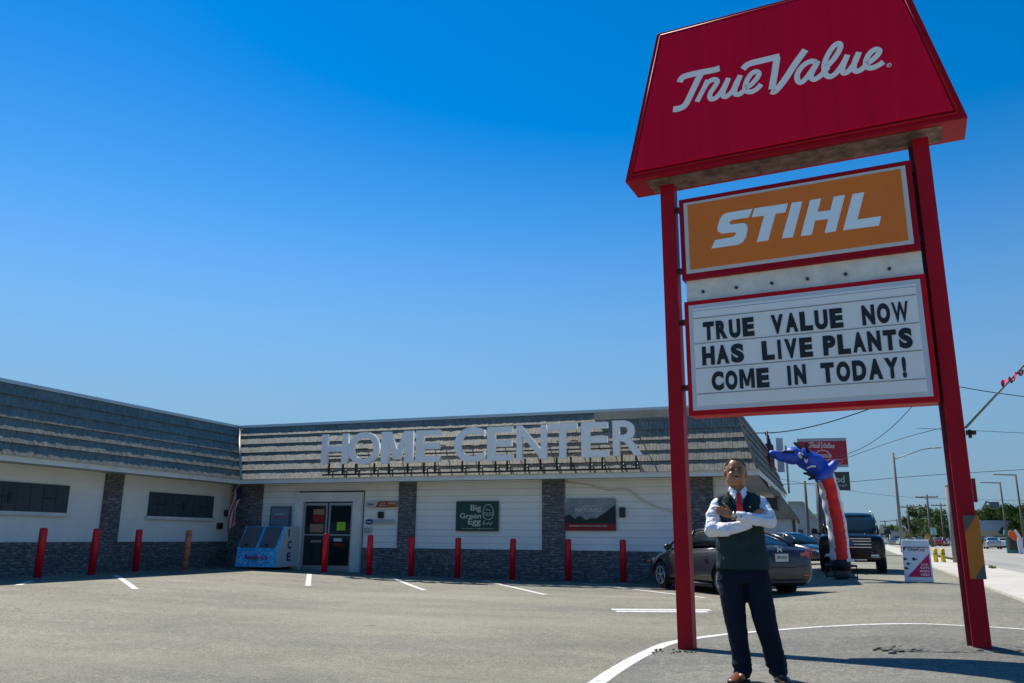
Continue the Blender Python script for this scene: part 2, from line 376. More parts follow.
# ================================================================== GROUND
def ground_sheet(name, mt, us, vs, dz, zf=None, rot=-YB):
    b = MB(); G = [[b.b.verts.new((u, v, (zf(u, v) if zf else hu(u))+dz)) for u in us] for v in vs]
    for i in range(len(vs)-1):
        for j in range(len(us)-1): b._f([G[i][j], G[i][j+1], G[i+1][j+1], G[i+1][j]], True)
    o = b.build(name, mt); o.rotation_euler = (0, 0, rot); return struct(o)
fine = [-40, -30, -24]+[-20+i*.5 for i in range(50)]+[6, 8, 12, 30]
vv = [-30, -10, 0, 5]+[8+i for i in range(40)]+[60, 90, 140, 300]
ground_sheet('parking_lot', ASPH, [u for u in fine if u <= 12], vv, 0)
LAND = mat('dry_land', (.2, .19, .12), .95, var=.3, vscale=.05)
o = MB(); o.poly([(-3000, -300, -.35), (3000, -300, -.35), (3000, 4000, -.35), (-3000, 4000, -.35)]); struct(o.build('ground', LAND))
# the road and sidewalk run at 3.2 degrees to the building
YR = radians(22.8)
def R_(s, t, z=0): return Vector((s*cos(YR)+t*sin(YR), -s*sin(YR)+t*cos(YR), z))
def rc(x, y): return x*cos(YR)-y*sin(YR), x*sin(YR)+y*cos(YR)
s_walk = rc(*B(3.39, 16.11)[:2])[0]; s_walk2 = rc(*B(4.62, 35.2)[:2])[0]
s_road = rc(*B(7.0, 36)[:2])[0]
SW = (s_walk+s_walk2)/2
rr = lambda name, mt, s0, s1, t0, t1, z0, z1: None
def strip(name, mt, s0, s1, t0, t1, z, th=None, step=10):
    b = MB(); ts = [t0]
    while ts[-1] < t1: ts.append(min(t1, ts[-1]+step))
    if th:
        b.box(s0, s1, t0, t1, z-th, z)
    else:
        for a, c in zip(ts, ts[1:]): b.poly([(s0, a, z), (s1, a, z), (s1, c, z), (s0, c, z)])
    o = b.build(name, mt); o.rotation_euler = (0, 0, -YR); return struct(o)
strip('road', ROAD, s_road-.3, s_road+20, -30, 600, .192, step=40)
strip('sidewalk', CONC, SW, SW+1.9, 3, 600, .225, .12)
strip('kerb', CONC, s_road-.5, s_road-.3, 3, 600, .235, .2)
strip('grass_verge', GRASS, SW+1.9, s_road-.5, 31, 600, .226, .1)
strip('driveway_apron', CONC, SW+1.9, s_road-.5, 3, 31, .214, .1)
strip('far_sidewalk', CONC, s_road+20, s_road+22.5, -30, 600, .26, .2)
strip('far_verge', GRASS, s_road+22.5, s_road+90, -30, 700, .2, .2)
def paint(name, quads, z=.006):
    b = MB()
    for q in quads:
        # subdivide long quads so they follow the ground
        n = 10; a0, a1, b1, b0 = [Vector((p[0], p[1], 0)) for p in q]
        for i in range(n):
            r = [a0.lerp(a1, i/n), a0.lerp(a1, (i+1)/n), b0.lerp(b1, (i+1)/n), b0.lerp(b1, i/n)]
            b.poly([(p.x, p.y, hu(p.x)+z) for p in r])
    bmesh.ops.recalc_face_normals(b.b, faces=b.b.faces)
    for f in b.b.faces:
        if f.normal.z < 0: f.normal_flip()
    o = b.build(name, PAINT); o.rotation_euler = (0, 0, -YB); return struct(o)
def seg(p, q, w):
    p = Vector(p); q = Vector(q); n = (q-p).normalized(); n = Vector((-n.y, n.x))*w/2
    return [p+n, q+n, q-n, p-n]
paint('parking_line', [seg(a, c, .13) for a, c in (((-16.75, 16.9), (-13.0, 13.7)), ((-13.5, 20.8), (-11.05, 17.0)), ((-11.1, 21.3), (-8.25, 17.45)), ((-8.6, 22.0), (-5.3, 17.25)), ((-5.66, 21.9), (-2.0, 17.8)), ((-16.9, 12.3), (-15.6, 11.2)), ((-16.2, 14.0), (-15.3, 12.9)))])
paint('old_line', [seg((-3.2, 14.25), (-1.6, 14.85), .30), seg((-3.05, 13.92), (-1.6, 14.47), .26)])
curve = [(-1.76, 5.6), (-1.75, 6.6), (-1.74, 7.17), (-1.74, 7.73), (-1.72, 8.45), (-1.68, 9.07), (-1.6, 9.9), (-1.45, 10.38), (-1.2, 10.78), (-.85, 11.13), (-.13, 11.46), (.59, 11.63), (1.3, 11.72), (1.79, 11.68), (2.15, 11.61), (2.6, 11.4), (3.2, 11.0)]
cp = catmull(curve, 4); b = MB(); L = []; R = []
for i, p in enumerate(cp):
    t = (cp[min(i+1, len(cp)-1)]-cp[max(i-1, 0)]).normalized(); n = Vector((-t.y, t.x, 0))*(.075-.03*ss((i-28)/30))
    L.append(p+n); R.append(p-n)
for i in range(len(cp)-1): b.poly([(q.x, q.y, hu(q.x)+.006) for q in (R[i], R[i+1], L[i+1], L[i])])
for f in b.b.faces:
    if f.normal.z < 0: f.normal_flip()
o = b.build('island_line', PAINT); o.rotation_euler = (0, 0, -YB); struct(o)
b = MB()
# older, darker paving inside the painted island line
ISL = asphalt.__call__(); ISL.name = 'island_asphalt'
for nd in ISL.node_tree.nodes:
    if nd.type == 'BSDF_PRINCIPLED': pr_ = nd
lk = pr_.inputs['Base Color'].links[0]; src = lk.from_socket
mx_ = ISL.node_tree.nodes.new('ShaderNodeMix'); mx_.data_type = 'RGBA'; mx_.blend_type = 'MULTIPLY'; mx_.inputs['Factor'].default_value = 1; mx_.inputs['B'].default_value = (.78, .80, .87, 1)
ISL.node_tree.links.new(src, mx_.inputs['A']); ISL.node_tree.links.new(mx_.outputs['Result'], pr_.inputs['Base Color'])
b = MB(); us_ = [-1.74+i*.2 for i in range(34)]
def vcur(u):
    pts = [(p.x, p.y) for p in cp if p.y > 8.4]
    for (x0, y0), (x1, y1) in zip(pts, pts[1:]):
        if x0 <= u <= x1 and x1 > x0: return y0+(y1-y0)*(u-x0)/(x1-x0)
    return 11.0 if u > 3.1 else 8.4
for u0, u1 in zip(us_, us_[1:]):
    for k in range(24):
        a0, a1 = vcur(u0), vcur(u1); f0, f1 = k/24, (k+1)/24
        b.poly([(u0, a0*f0, hu(u0)+.003), (u1, a1*f0, hu(u1)+.003), (u1, a1*f1, hu(u1)+.003), (u0, a0*f1, hu(u0)+.003)])
o = b.build('island_paving', ISL); o.rotation_euler = (0, 0, -YB); struct(o)
# ================================================================== STORE BUILDING  (frame: x=u, y=v)
BO = Vector((-9, 23, 0))
def at(b): bmesh.ops.translate(b.b, verts=b.b.verts, vec=-BO); return b
store = thing('store_building', 'long white hardware store with grey shake mansard roof and grey stone base', 'building', B(BO.x, BO.y), -YB)
FV = 23.0; WU = -18.2; EZ = 2.82; FT = 2.98; TZ = 4.85
U0, U1 = -17.24, -1.0; FVE = 22.2; SB = 1.2; WV0 = 2.0
# walls
b = MB(); b.box(WU, -15.5, FV, FV+.3, .84, EZ+.1); b.box(-13.07, -1.9, FV, FV+.3, .84, EZ+.1); b.box(-15.5, -13.07, FV, FV+.3, 2.6, EZ+.1)
b.box(-2.2, -1.9, FV+.3, 35, .1, EZ+.1); at(b).build('wall', SIDE, store)
b = MB(); b.box(WU-.3, WU, WV0, FV+.3, .98, EZ+.1); at(b).build('wall', BLOCK, store)
b = MB(); b.box(WU, -15.5, FV-.05, FV+.25, -.05, .84); b.box(-13.07, -1.88, FV-.05, FV+.25, -.05, .84); b.box(WU-.25, WU+.05, WV0, FV-.05, -.05, .98); at(b).build('stone_base', STONE, store)
for a, c in ((-18.1, -16.89), (-11.82, -11.25), (-7.14, -6.47), (-2.86, -2.25)):
    b = MB(); b.box(a, c, FV-.1, FV+.1, -.05, EZ+.05); at(b).build('stone_pier', STONE, store)
for a, c in ((17.6, 18.2), (10.2, 10.8)):
    b = MB(); b.box(WU-.1, WU+.1, a, c, -.05, EZ+.05); at(b).build('stone_pier', STONE, store)
# soffit + fascia
SOFF = mat('soffit', (.5, .49, .44), .7, var=.1)
b = MB(); b.box(U0-3, U1-.02, FVE+.03, FV+.4, EZ+.03, EZ+.06); b.box(-2.4, U1-.02, FV+.4, 35, EZ+.03, EZ+.06); b.box(WU-.4, U0-.02, WV0, FVE+.03, EZ+.03, EZ+.06); at(b).build('soffit', SOFF, store)
b = MB(); b.box(U0-.03, U1, FVE, FVE+.03, EZ, FT); at(b).build('fascia', FASC, store)
b = MB(); b.box(U0-.03, U0, WV0, FVE, EZ, FT); at(b).build('fascia', FASC, store)
b = MB(); b.hexa([(U1, FVE, EZ), (U1+.03, FVE, EZ), (-.56, 35, EZ), (-.59, 35, EZ), (U1, FVE, FT), (U1+.03, FVE, FT), (-.56, 35, FT), (-.59, 35, FT)]); at(b).build('fascia', FASC, store)
# mansard: courses of separate shakes. plane(axis, t) returns bottom point and top point
def mansard(bot, top, length, name, rise=TZ-FT, n=6, along=Vector((1, 0, 0)), outv=Vector((0, -1, 0)), cut0=0, cut1=0, setb=SB, base=None):
    b = MB(); b.mi = 0
    for i in range(n):
        z0 = FT+rise*i/n; z1 = FT+rise*(i+1)/n; s0 = setb*i/n; s1 = setb*(i+1)/n
        a = cut0*s0/setb; e = length-cut1*s0/setb; x = a
        while x < e-.01:
            wd = random.choice((.08, .10, .12, .14)); x1 = min(x+wd, e); x1b = x1
            lo = .064+random.uniform(-.004, .004); dz = random.uniform(-.004, .004)
            j0 = random.uniform(0, .006)
            P0 = base+along*(x+.006)-outv*(s0-lo); P1 = base+along*(x1b)-outv*(s0-lo)
            Q0 = base+along*(x+.006)-outv*(s1-.004); Q1 = base+along*(x1b)-outv*(s1-.004)
            I0 = base+along*(x+.006)-outv*(s0+.05); I1 = base+along*(x1b)-outv*(s0+.05)
            J0 = base+along*(x+.006)-outv*(s1+.05); J1 = base+along*(x1b)-outv*(s1+.05)
            zz = lambda v, z: (v.x, v.y, z)
            b.hexa([zz(P0, z0+dz-.02), zz(P1, z0+dz-.02), zz(I1, z0+dz-.02), zz(I0, z0+dz-.02), zz(Q0, z1+.01), zz(Q1, z1+.01), zz(J1, z1+.01), zz(J0, z1+.01)])
            x = x1
    bmesh.ops.recalc_face_normals(b.b, faces=b.b.faces)
    return at(b).build(name, SHING, store)
mansard(0, 0, U1-U0, 'mansard_shakes', base=Vector((U0, FVE, 0)), cut0=-SB, cut1=.6)
mansard(0, 0, FVE-WV0, 'mansard_shakes', base=Vector((U0, WV0, 0)), along=Vector((0, 1, 0)), outv=Vector((1, 0, 0)), cut1=-SB)
sd_ = Vector((.44, 12.8, 0)).normalized()
mansard(0, 0, 12.8, 'mansard_shakes', base=Vector((U1, FVE, 0)), along=sd_, outv=Vector((1, 0, 0)), cut0=SB, cut1=.8, setb=.6)
b = MB()   # backing slabs and flat roof
b.hexa([(U0-SB-3, FVE+.1, FT), (U1-.1, FVE+.1, FT), (U1-.1, 34.8, FT), (U0-SB-3, 34.8, FT), (U0-SB-3, FVE+SB+.1, TZ), (U1-.7, FVE+SB+.1, TZ), (U1-.6, 34, TZ), (U0-SB-3, 34, TZ)])
b.hexa([(U0-8, WV0, FT), (U0-.1, WV0, FT), (U0-.1, FVE+1.5, FT), (U0-8, FVE+1.5, FT), (U0-8, WV0, TZ), (U0-SB-.1, WV0, TZ), (U0-SB-.1, FVE+1.5, TZ), (U0-8, FVE+1.5, TZ)])
at(b).build('roof', mat('roof_felt', (.12, .12, .12), .9), store)
b = MB(); b.box(U0-SB-.04, U1-.58, FVE+SB-.06, FVE+SB+.06, TZ-.02, TZ+.07); b.box(U0-SB-.06, U0-SB+.06, WV0, FVE+SB-.07, TZ-.02, TZ+.07); b.box(U1-.66, U1-.54, FVE+SB+.07, 34.2, TZ-.02, TZ+.07)
at(b).build('roof_flashing', ALU, store)
b = MB(); b.tube([(U0+.04, FVE-.04, FT), (U0-SB+.04, FVE+SB-.04, TZ)], .06, 6); at(b).build('valley_flashing', GREY, store)
b = MB(); b.tube([(U1+.0, FVE-.0, FT), (U1-.6, FVE+SB-.0, TZ)], .035, 6); at(b).build('hip_cap', mat('hip_cap', (.3, .3, .26), .6), store)
b = MB(); b.box(-3.3, -1.65, FVE+SB-.2, FVE+SB-.12, TZ-.28, TZ-.02); b.box(-5.6, -3.3, FVE+SB-.22, FVE+SB-.14, TZ-.26, TZ-.03); at(b).build('patched_ridge_panel', mat('patch_tan', (.34, .3, .23), .7, var=.2), store)
# entrance portal
b = MB(); b.box(-15.52, -15.22, FV-.18, FV-.051, .0, 2.55); b.box(-13.38, -13.07, FV-.18, FV-.051, .0, 2.55); b.box(-15.22, -13.38, FV-.18, FV-.051, 2.26, 2.55); at(b).build('door_surround', WHITE, store)
b = MB(); b.box(-15.5, -13.08, FV+.02, FV+.06, 0, 2.6); at(b).build('recess_back', DARK, store)
for a, c in ((-15.2, -14.32), (-14.27, -13.4)):
    f = MB()
    for q in ((a, a+.06, .1, 2.22), (c-.06, c, .1, 2.22)): f.box(q[0], q[1], FV-.12, FV-.06, q[2], q[3])
    f.box(a+.06, c-.06, FV-.12, FV-.06, 2.14, 2.22); f.box(a+.06, c-.06, FV-.12, FV-.06, .1, .28); f.box(a+.06, c-.06, FV-.115, FV-.065, 1.2, 1.24)
    d = at(f).build('door', ALU, store)
    g = MB(); g.box(a+.06, c-.06, FV-.1, FV-.08, .28, 1.2); g.box(a+.06, c-.06, FV-.1, FV-.08, 1.24, 2.14); at(g).build('glass', GLASSD, d)
def decal(b_, x0, x1, z0, z1, y, mi): b_.mi = mi; b_.poly([(x0, y, z0), (x1, y, z0), (x1, y, z1), (x0, y, z1)])
DG = [mat('paper_green', lin((150, 210, 50)), .6), mat('poster_red', lin((150, 25, 30)), .6), mat('poster_cream', lin((150, 120, 100)), .6), mat('sticker_white', (.6, .6, .6), .5)]
for nm, q, mi_ in (('green_notice', (-13.96, -13.65, 1.36, 1.62), 0), ('door_poster', (-14.85, -14.45, 1.85, 2.02), 2), ('door_poster', (-14.85, -14.45, 1.62, 1.84), 1), ('door_poster', (-14.95, -14.45, 1.3, 1.56), 2), ('door_sticker', (-14.9, -14.5, .98, 1.06), 2), ('door_sticker', (-14.05, -13.75, 1.02, 1.12), 3)):
    b = MB(); b.box(q[0], q[1], FV-.106, FV-.102, q[2], q[3]); at(b).build(nm, DG[mi_], store)
b = MB(); b.text('OPEN', (-14.08, FV-.106, .86), (1, 0, 0), (0, 0, 1), .42, .11, .02, extr=.003)
at(b).build('lettering', DG[1], store)
# shuttered windows on the wing
SHUT = mat('shutter_slate', (.045, .062, .072), .6, var=.2, vscale=3)
for a, c in ((13.0, 16.43), (19.3, 22.1), (6.0, 9.4)):
    f = MB(); f.box(WU+.0, WU+.06, a, c, 1.72, 2.42); wn = at(f).build('shuttered_window', SHUT, store)
    s_ = MB(); s_.box(WU+.061, WU+.12, a-.08, c+.08, 1.63, 1.72); at(s_).build('sill', WHITE, wn)
    h_ = MB()
    for t in (.08, .42, .78): 
        h_.box(WU+.061, WU+.075, a+(c-a)*t, a+(c-a)*t+.35, 2.05, 2.09)
    h_.box(WU+.061, WU+.08, (a+c)/2-.04, (a+c)/2+.04, 1.92, 2.18)
    for k in range(1, 9): h_.box(WU+.061, WU+.066, a+(c-a)*k/9-.008, a+(c-a)*k/9+.008, 1.74, 2.4)
    at(h_).build('hinge', BLACK, wn, split=True)
# little wall boxes
for (u, z, wd, hh) in ((-12.52, 1.74, .17, .2), (-4.86, 1.76, .16, .28)):
    f = MB(); f.box(u, u+wd, FV-.12, FV-.001, z, z+hh); f.box(u+.02, u+wd-.02, FV-.14, FV-.12, z+.02, z+hh*.6); at(f).build('wall_light', BLACK, store, bevel=.01)
for (v, z) in ((22.7, 1.80), (22.4, 1.38)):
    f = MB(); f.box(WU, WU+.1, v, v+.2, z, z+.2); f.box(WU+.1, WU+.12, v+.02, v+.18, z+.02, z+.18); at(f).build('meter_box', BLACK, store, bevel=.01)
cw = [(-7.0, 2.78), (-6.3, 2.74), (-5.72, 2.66), (-5.2, 2.52), (-4.85, 2.54), (-4.55, 2.5), (-4.28, 2.28), (-3.8, 2.05), (-3.3, 1.9), (-2.9, 1.8)]
f = MB(); f.tube([(p.x, FV-.045, p.y) for p in catmull(cw, 4)], .022, 6); at(f).build('loose_cable', mat('cable_cream', (.7, .66, .5), .5), store)
for u in (-2.0, -1.5): 
    f = MB(); f.revolve([(0, .05), (.07, .09), (.1, .02)], 'z', (u+0, FVE+.45, EZ-.08), 12); at(f).build('soffit_lamp', mat('lamp_cream', (.7, .66, .55), .5), store)
# side-wall detail hidden behind man: light panel
# rear annex with steep tan roof and dark window
ann = thing('shed_annex', 'low tan roofed annex with a dark dormer window behind the store corner', 'building', B(-1.5, 50), -YB)
TAN = mat('tan_shingle', (.2, .185, .15), .85, var=.3, vscale=2, bump=.4)
b = MB(); b.box(-4.5, 1.15, 0, 14, .0, 2.3); b.build('wall', mat('pale_blue_wall', (.42, .47, .5), .7, var=.1), ann)
b = MB(); b.prism([(-4.7, -.3, 2.3), (1.35, -.3, 2.3), (.1, -.3, 4.2), (-4.7, -.3, 4.2)], (0, 14.6, 0)); b.build('roof', TAN, ann)
b = MB(); b.box(-.9, .2, -.36, -.302, 2.9, 3.5); wn = b.build('window', GLASSD, ann); b = MB(); b.box(-1.0, .3, -.35, -.31, 2.8, 2.9); b.box(-1.0, .3, -.35, -.31, 3.5, 3.58); b.build('frame', DARK, wn)
b = MB(); b.box(.95, 1.1, -.05, -.001, .1, 2.3); b.build('downpipe', DARK, ann)
gb = thing('gabled_house', 'small blue grey gabled building beyond the annex', 'building', B(-.3, 84), -YB)
BG = mat('blue_grey_wall', (.30, .36, .40), .8, var=.1)
b = MB(); b.prism([(-2.2, 0, 0), (1.6, 0, 0), (1.6, 0, 3.0), (.4, 0, 4.6), (-.8, 0, 4.6), (-2.2, 0, 3.2)], (0, 9, 0)); b.build('wall', BG, gb)
b = MB(); b.prism([(1.45, -.3, 2.9), (1.75, -.3, 2.95), (.5, -.3, 4.75), (.3, -.3, 4.6)], (0, 9.6, 0)); b.prism([(.4, -.3, 4.6), (.4, -.3, 4.75), (-.9, -.3, 4.75), (-.9, -.3, 4.6)], (0, 9.6, 0)); b.build('roof', GREY, gb)
b = MB(); b.box(-.6, .3, -.05, -.002, .1, 2.1); b.build('door', DARK, gb)
sh = thing('shop_row', 'tan and white low shop with a green awning behind the parked cars', 'building', B(2.5, 100), -YB)
b = MB(); b.box(-2.5, 4, 0, 20, 0, 2.9); b.build('wall', mat('shop_tan', (.42, .34, .24), .8, var=.15), sh)
b = MB(); b.box(-1.0, 3.2, -.06, -.003, .4, 2.6); b.build('window', mat('shop_white', (.6, .6, .55), .6), sh)
b = MB(); b.prism([(-1.3, -.9, 2.8), (4.2, -.9, 2.8), (4.2, 0, 4.0), (-1.3, 0, 4.0)], (0, .2, .05)); b.build('awning', mat('awning_green', (.1, .25, .06), .8, var=.3), sh)
# ================================================================== HOME CENTER letters
ls = thing('letter_sign', 'large pale grey HOME CENTER channel letters standing on struts on the mansard roof', 'sign', B(-9.2, 22.0, FT), -YB)
LK = 22.0/22.3
LX = [('H', -14.29, -13.34, 3.39, 4.34), ('O', -13.32, -12.22, 3.35, 4.37), ('M', -12.16, -11.07, 3.37, 4.35), ('E', -10.97, -10.15, 3.38, 4.35),
      ('C', -9.70, -8.72, 3.35, 4.39), ('E', -8.64, -7.83, 3.37, 4.37), ('N', -7.72, -6.80, 3.37, 4.38), ('T', -6.76, -5.89, 3.39, 4.39), ('E', -5.77, -4.98, 3.40, 4.39), ('R', -4.86, -4.02, 3.42, 4.41)]
LET = mat('channel_letter', (.93, .93, .89), .4, var=.04, vscale=2)
for c, a, e, z0, z1 in LX:
    a *= LK; e *= LK; z0 = 1.2+(z0-1.2)*LK; z1 = 1.2+(z1-1.2)*LK
    b = MB(); b.text(c, (a+9.2, .06, z0-FT), (1, 0, 0), (0, 0, 1), e-a, z1-z0, .019, extr=.11)
    b.build('channel_letter', LET, ls)
    b = MB()
    for x in (a+9.2+.22, e+9.2-.22):
        b.box(x-.022, x+.022, .07, .12, .06, z0-FT+.05)
        b.tube([(x, .1, .12), (x+.02, .6, .36)], .02, 6); b.tube([(x, .1, z0-FT+.5), (x, 1.05, z0-FT+.62)], .018, 6)
    b.build('strut', BLACK, ls, split=True)
b = MB(); b.box(-4.9, 5.1, .075, .12, .04, .09); b.box(-4.9, 5.1, .075, .12, .62, .66)
b.build('rail', BLACK, ls, split=True)
# ================================================================== wall signs
def wallsign(name, label, u0, u1, z0, z1, m_, dep=.03, v=None):
    v = v or FV-.055
    t = thing(name, label, 'sign', B((u0+u1)/2, v, z0), -YB); wd = u1-u0
    b = MB(); b.box(-wd/2, wd/2, -dep, 0, 0, z1-z0); b.build('panel', m_, t); return t, wd, z1-z0
GG = mat('sign_green', (.006, .06, .045), .5); CREAM = mat('sign_cream', (.62, .62, .5), .5)
t, wd, hh = wallsign('green_sign', 'dark green Big Green Egg panel on the white wall', -9.87, -8.5, 1.36, 2.24, GG)
b = MB(); X = (1, 0, 0); Z = (0, 0, 1)
b.text('Big', (-.21, -.03, .55), X, Z, .34, .22, .012); b.text('Green', (-.55, -.03, .37), X, Z, .68, .16, .012); b.text('Egg', (-.28, -.03, .14), X, Z, .41, .23, .012)
b.text('The Ultimate Cooking Experience', (-.5, -.03, .055), X, Z, 1.05, .04, .01)
egg = [(.36+.17*cos(a), .52+(.26 if sin(a) > 0 else .18)*sin(a)) for a in [2*pi*k/20 for k in range(21)]]
b.stroke(egg, .018, (0, -.03, 0), X, Z); b.stroke([(.19, .56), (.3, .53), (.42, .53), (.53, .56)], .016, (0, -.03, 0), X, Z); b.stroke([(.19, .5), (.3, .47), (.42, .47), (.53, .5)], .016, (0, -.03, 0), X, Z)
b.text('The', (.27, -.034, .6), X, Z, .16, .05, .01); b.stroke([(.24, .33), (.2, .2), (.27, .24), (.33, .2), (.38, .26), (.43, .19), (.5, .28)], .016, (0, -.03, 0), X, Z)
b.build('lettering', CREAM, t)
t, wd, hh = wallsign('feed_banner', 'landscape banner lettered NATURALS with a red bottom band', -6.47, -4.97, 1.39, 2.29, DARK)
bn = NT('banner_sky', .6); zz_ = bn.sep()[2]; bn.color(bn.ramp(bn.noise(1.3, 5, .6), [(.3, (.08, .09, .1)), (.6, (.3, .34, .36)), (.75, (.42, .47, .48))]))
b = MB(); b.mi = 0; b.poly([(-.75, -.033, .2), (.75, -.033, .2), (.75, -.033, .9), (-.75, -.033, .9)])
b.mi = 1; b.poly([(-.75, -.036, 0), (.75, -.036, 0), (.75, -.036, .2), (-.75, -.036, .2)])
b.mi = 2; pts = [(-.75, .2), (.75, .2), (.75, .72), (.6, .62), (.45, .5), (.3, .42), (.2, .34), (.05, .36), (-.1, .3), (-.3, .42), (-.42, .33), (-.6, .46), (-.75, .4)]
b.poly([(x, -.037, z) for x, z in pts])
b.mi = 3; b.text('NATURALS', (-.42, -.037, .52), X, Z, .78, .12, .01); b.text('DIAMOND', (-.22, -.037, .67), X, Z, .4, .045, .01)
b.text('PREMIUM PET FOOD IS AVAILABLE HERE', (-.6, -.038, .11), X, Z, 1.1, .045, .01)
b.build('printed_face', [bn.m, mat('banner_red', (.25, .012, .015), .6), mat('banner_hills', (.025, .035, .032), .8), mat('banner_print', (.6, .58, .5), .6)], t)
t, wd, hh = wallsign('red_banner', 'small white and red strip banner right of the door', -12.95, -11.88, 2.07, 2.26, mat('sb_white', (.5, .52, .5), .6))
b = MB(); b.mi = 0; b.poly([(-.2, -.033, 0), (.2, -.033, 0), (.2, -.033, .19), (-.1, -.033, .19)]); b.mi = 1; b.poly([(.2, -.033, 0), (.53, -.033, 0), (.53, -.033, .19), (.2, -.033, .19)])
b.mi = 2; b.text('Do it', (-.03, -.036, .1), X, Z, .18, .06, .01); b.text('RENTALS', (-.08, -.036, .03), X, Z, .26, .05, .01); b.text('PROPANE', (.24, -.036, .1), X, Z, .25, .05, .01)
b.mi = 3; b.text('Stone', (-.48, -.036, .06), X, Z, .2, .08, .01)
b.build('lettering', [mat('sb_red', (.3, .01, .012), .6), mat('sb_orange', (.4, .13, .02), .6), WHITE, DARK], t)
t, wd, hh = wallsign('address_strip', 'blue oval logo and white letter strip under the wall light', -12.95, -11.97, 1.56, 1.7, mat('as_white', (.5, .52, .54), .6), .015)
b = MB(); b.mi = 0; b.poly([(-.49+.13+.14*cos(a), -.02, .07+.085*sin(a)) for a in [2*pi*k/20 for k in range(20)]]); b.mi = 1; b.text('Moen', (-.44, -.022, .04), X, Z, .17, .06, .01); b.mi = 2; b.text('FAUCETS', (-.17, -.018, .03), X, Z, .6, .08, .01)
b.build('lettering', [mat('as_blue', (.01, .05, .2), .5), WHITE, GREY], t)
t, wd, hh = wallsign('notice_plate', 'little white square notice beside the door frame', -13.03, -12.75, 1.27, 1.47, mat('np_white', (.55, .56, .58), .6), .015)
b = MB(); b.text('STORE', (-.1, -.016, .11), X, Z, .2, .05, .01); b.text('HOURS', (-.1, -.016, .03), X, Z, .2, .05, .01); b.build('lettering', DARK, t)
t, wd, hh = wallsign('poster_case', 'grey framed poster case on the wall above the ice freezer', -16.5, -15.72, 1.4, 2.12, mat('pc_grey', (.09, .12, .15), .5), .06)
b = MB(); b.mi = 0; b.poly([(-.33, -.063, .06), (.33, -.063, .06), (.33, -.063, .66), (-.33, -.063, .66)]); b.mi = 1; b.text('HONEST', (-.22, -.066, .44), X, Z, .4, .06, .01); b.mi = 2; b.text('SPECIALS', (-.25, -.066, .34), X, Z, .48, .07, .01)
b.build('poster', [mat('pc_inner', (.2, .24, .28), .5), WHITE, mat('pc_pink', (.5, .08, .15), .6)], t)
# ================================================================== ice freezer
ice = thing('ice_freezer', 'blue frost patterned ice freezer with two grey doors and ICE on its side', 'freezer', B(-16.0, 22.2, hu(-16)), -YB)
IB = NT('ice_blue', .5); IB.color(IB.ramp(IB.noise(9, 5, .8, dist=1.5), [(.35, (.01, .2, .6)), (.5, (.04, .45, .85)), (.65, (.4, .8, .95))]))
IG = mat('ice_cabinet_grey', (.6, .62, .63), .5)
def icebody(b, x0, x1): b.prism([(x0, -.55, .08), (x0, .6, .08), (x0, .6, 1.3), (x0, -.15, 1.3), (x0, -.5, .62)], (x1-x0, 0, 0))
b = MB(); icebody(b, -.75, .75); b.build('cabinet', IG, ice)
b = MB(); b.poly([(-.75, -.556, .08), (.75, -.556, .08), (.75, -.506, .62), (-.75, -.506, .62)]); b.poly([(-.75, -.506, .62), (.75, -.506, .62), (.75, -.156, 1.3), (-.75, -.156, 1.3)]); b.build('front_panel', IB.m, ice)
for x0 in (-.66, .06):
    b = MB(); P = []
    for x, y, z in ((x0, -.50, .66), (x0+.58, -.50, .66), (x0+.58, -.17, 1.27), (x0, -.17, 1.27)): P.append(Vector((x, y-.012, z)))
    b.prism(P, (0, -.035, .018)); d = b.build('lid', mat('ice_lid', (.12, .12, .12), .5), ice)
    h_ = MB(); h_.box(x0+.24, x0+.34, -.6, -.55, .72, .76); h_.build('handle', BLACK, d)
b = MB(); b.text('Reddy Ice', (-.42, -.56, .25), X, (0, .09, 1), .85, .2, .02); b.build('lettering', mat('ice_red', (.35, .05, .12), .5), ice)
b = MB()
for i, c in enumerate('ICE'): b.text(c, (.755, -.03, .98-i*.36), (0, 1, 0), Z, .07 if c == 'I' else .2, .25, .03)
b.build('lettering', mat('ice_letter', (.02, .03, .1), .5), ice)
# ================================================================== flag on wall
fl = thing('wall_flag', 'striped flag drooping from a short pole in the corner under the eave', 'flag', B(-17.55, 22.55, 2.6), -YB)
b = MB(); b.cyl((-.25, 0, -.1), (.25, -.25, .25), .014, 8); b.build('pole', ALU, fl)
FR = [mat('flag_red', (.4, .03, .05), .8), mat('flag_white', (.6, .6, .58), .8), mat('flag_blue', (.01, .015, .06), .8)]
b = MB()
for i in range(30):
    for j in range(13):
        def fp(i, j):
            t = i/30; s = j/13; drop = -1.25*t
            wv = .05*sin(s*9+t*6)+.03*sin(s*17)
            return Vector((.25-.45*s-.12*t+.03*sin(t*8), -.2+.16*s+wv, .22+drop-.3*s))
        b.mi = 2 if (i < 11 and j < 7) else (0 if j % 2 == 0 else 1)
        b.poly([fp(i, j), fp(i+1, j), fp(i+1, j+1), fp(i, j+1)])
b.build('cloth', FR, fl)
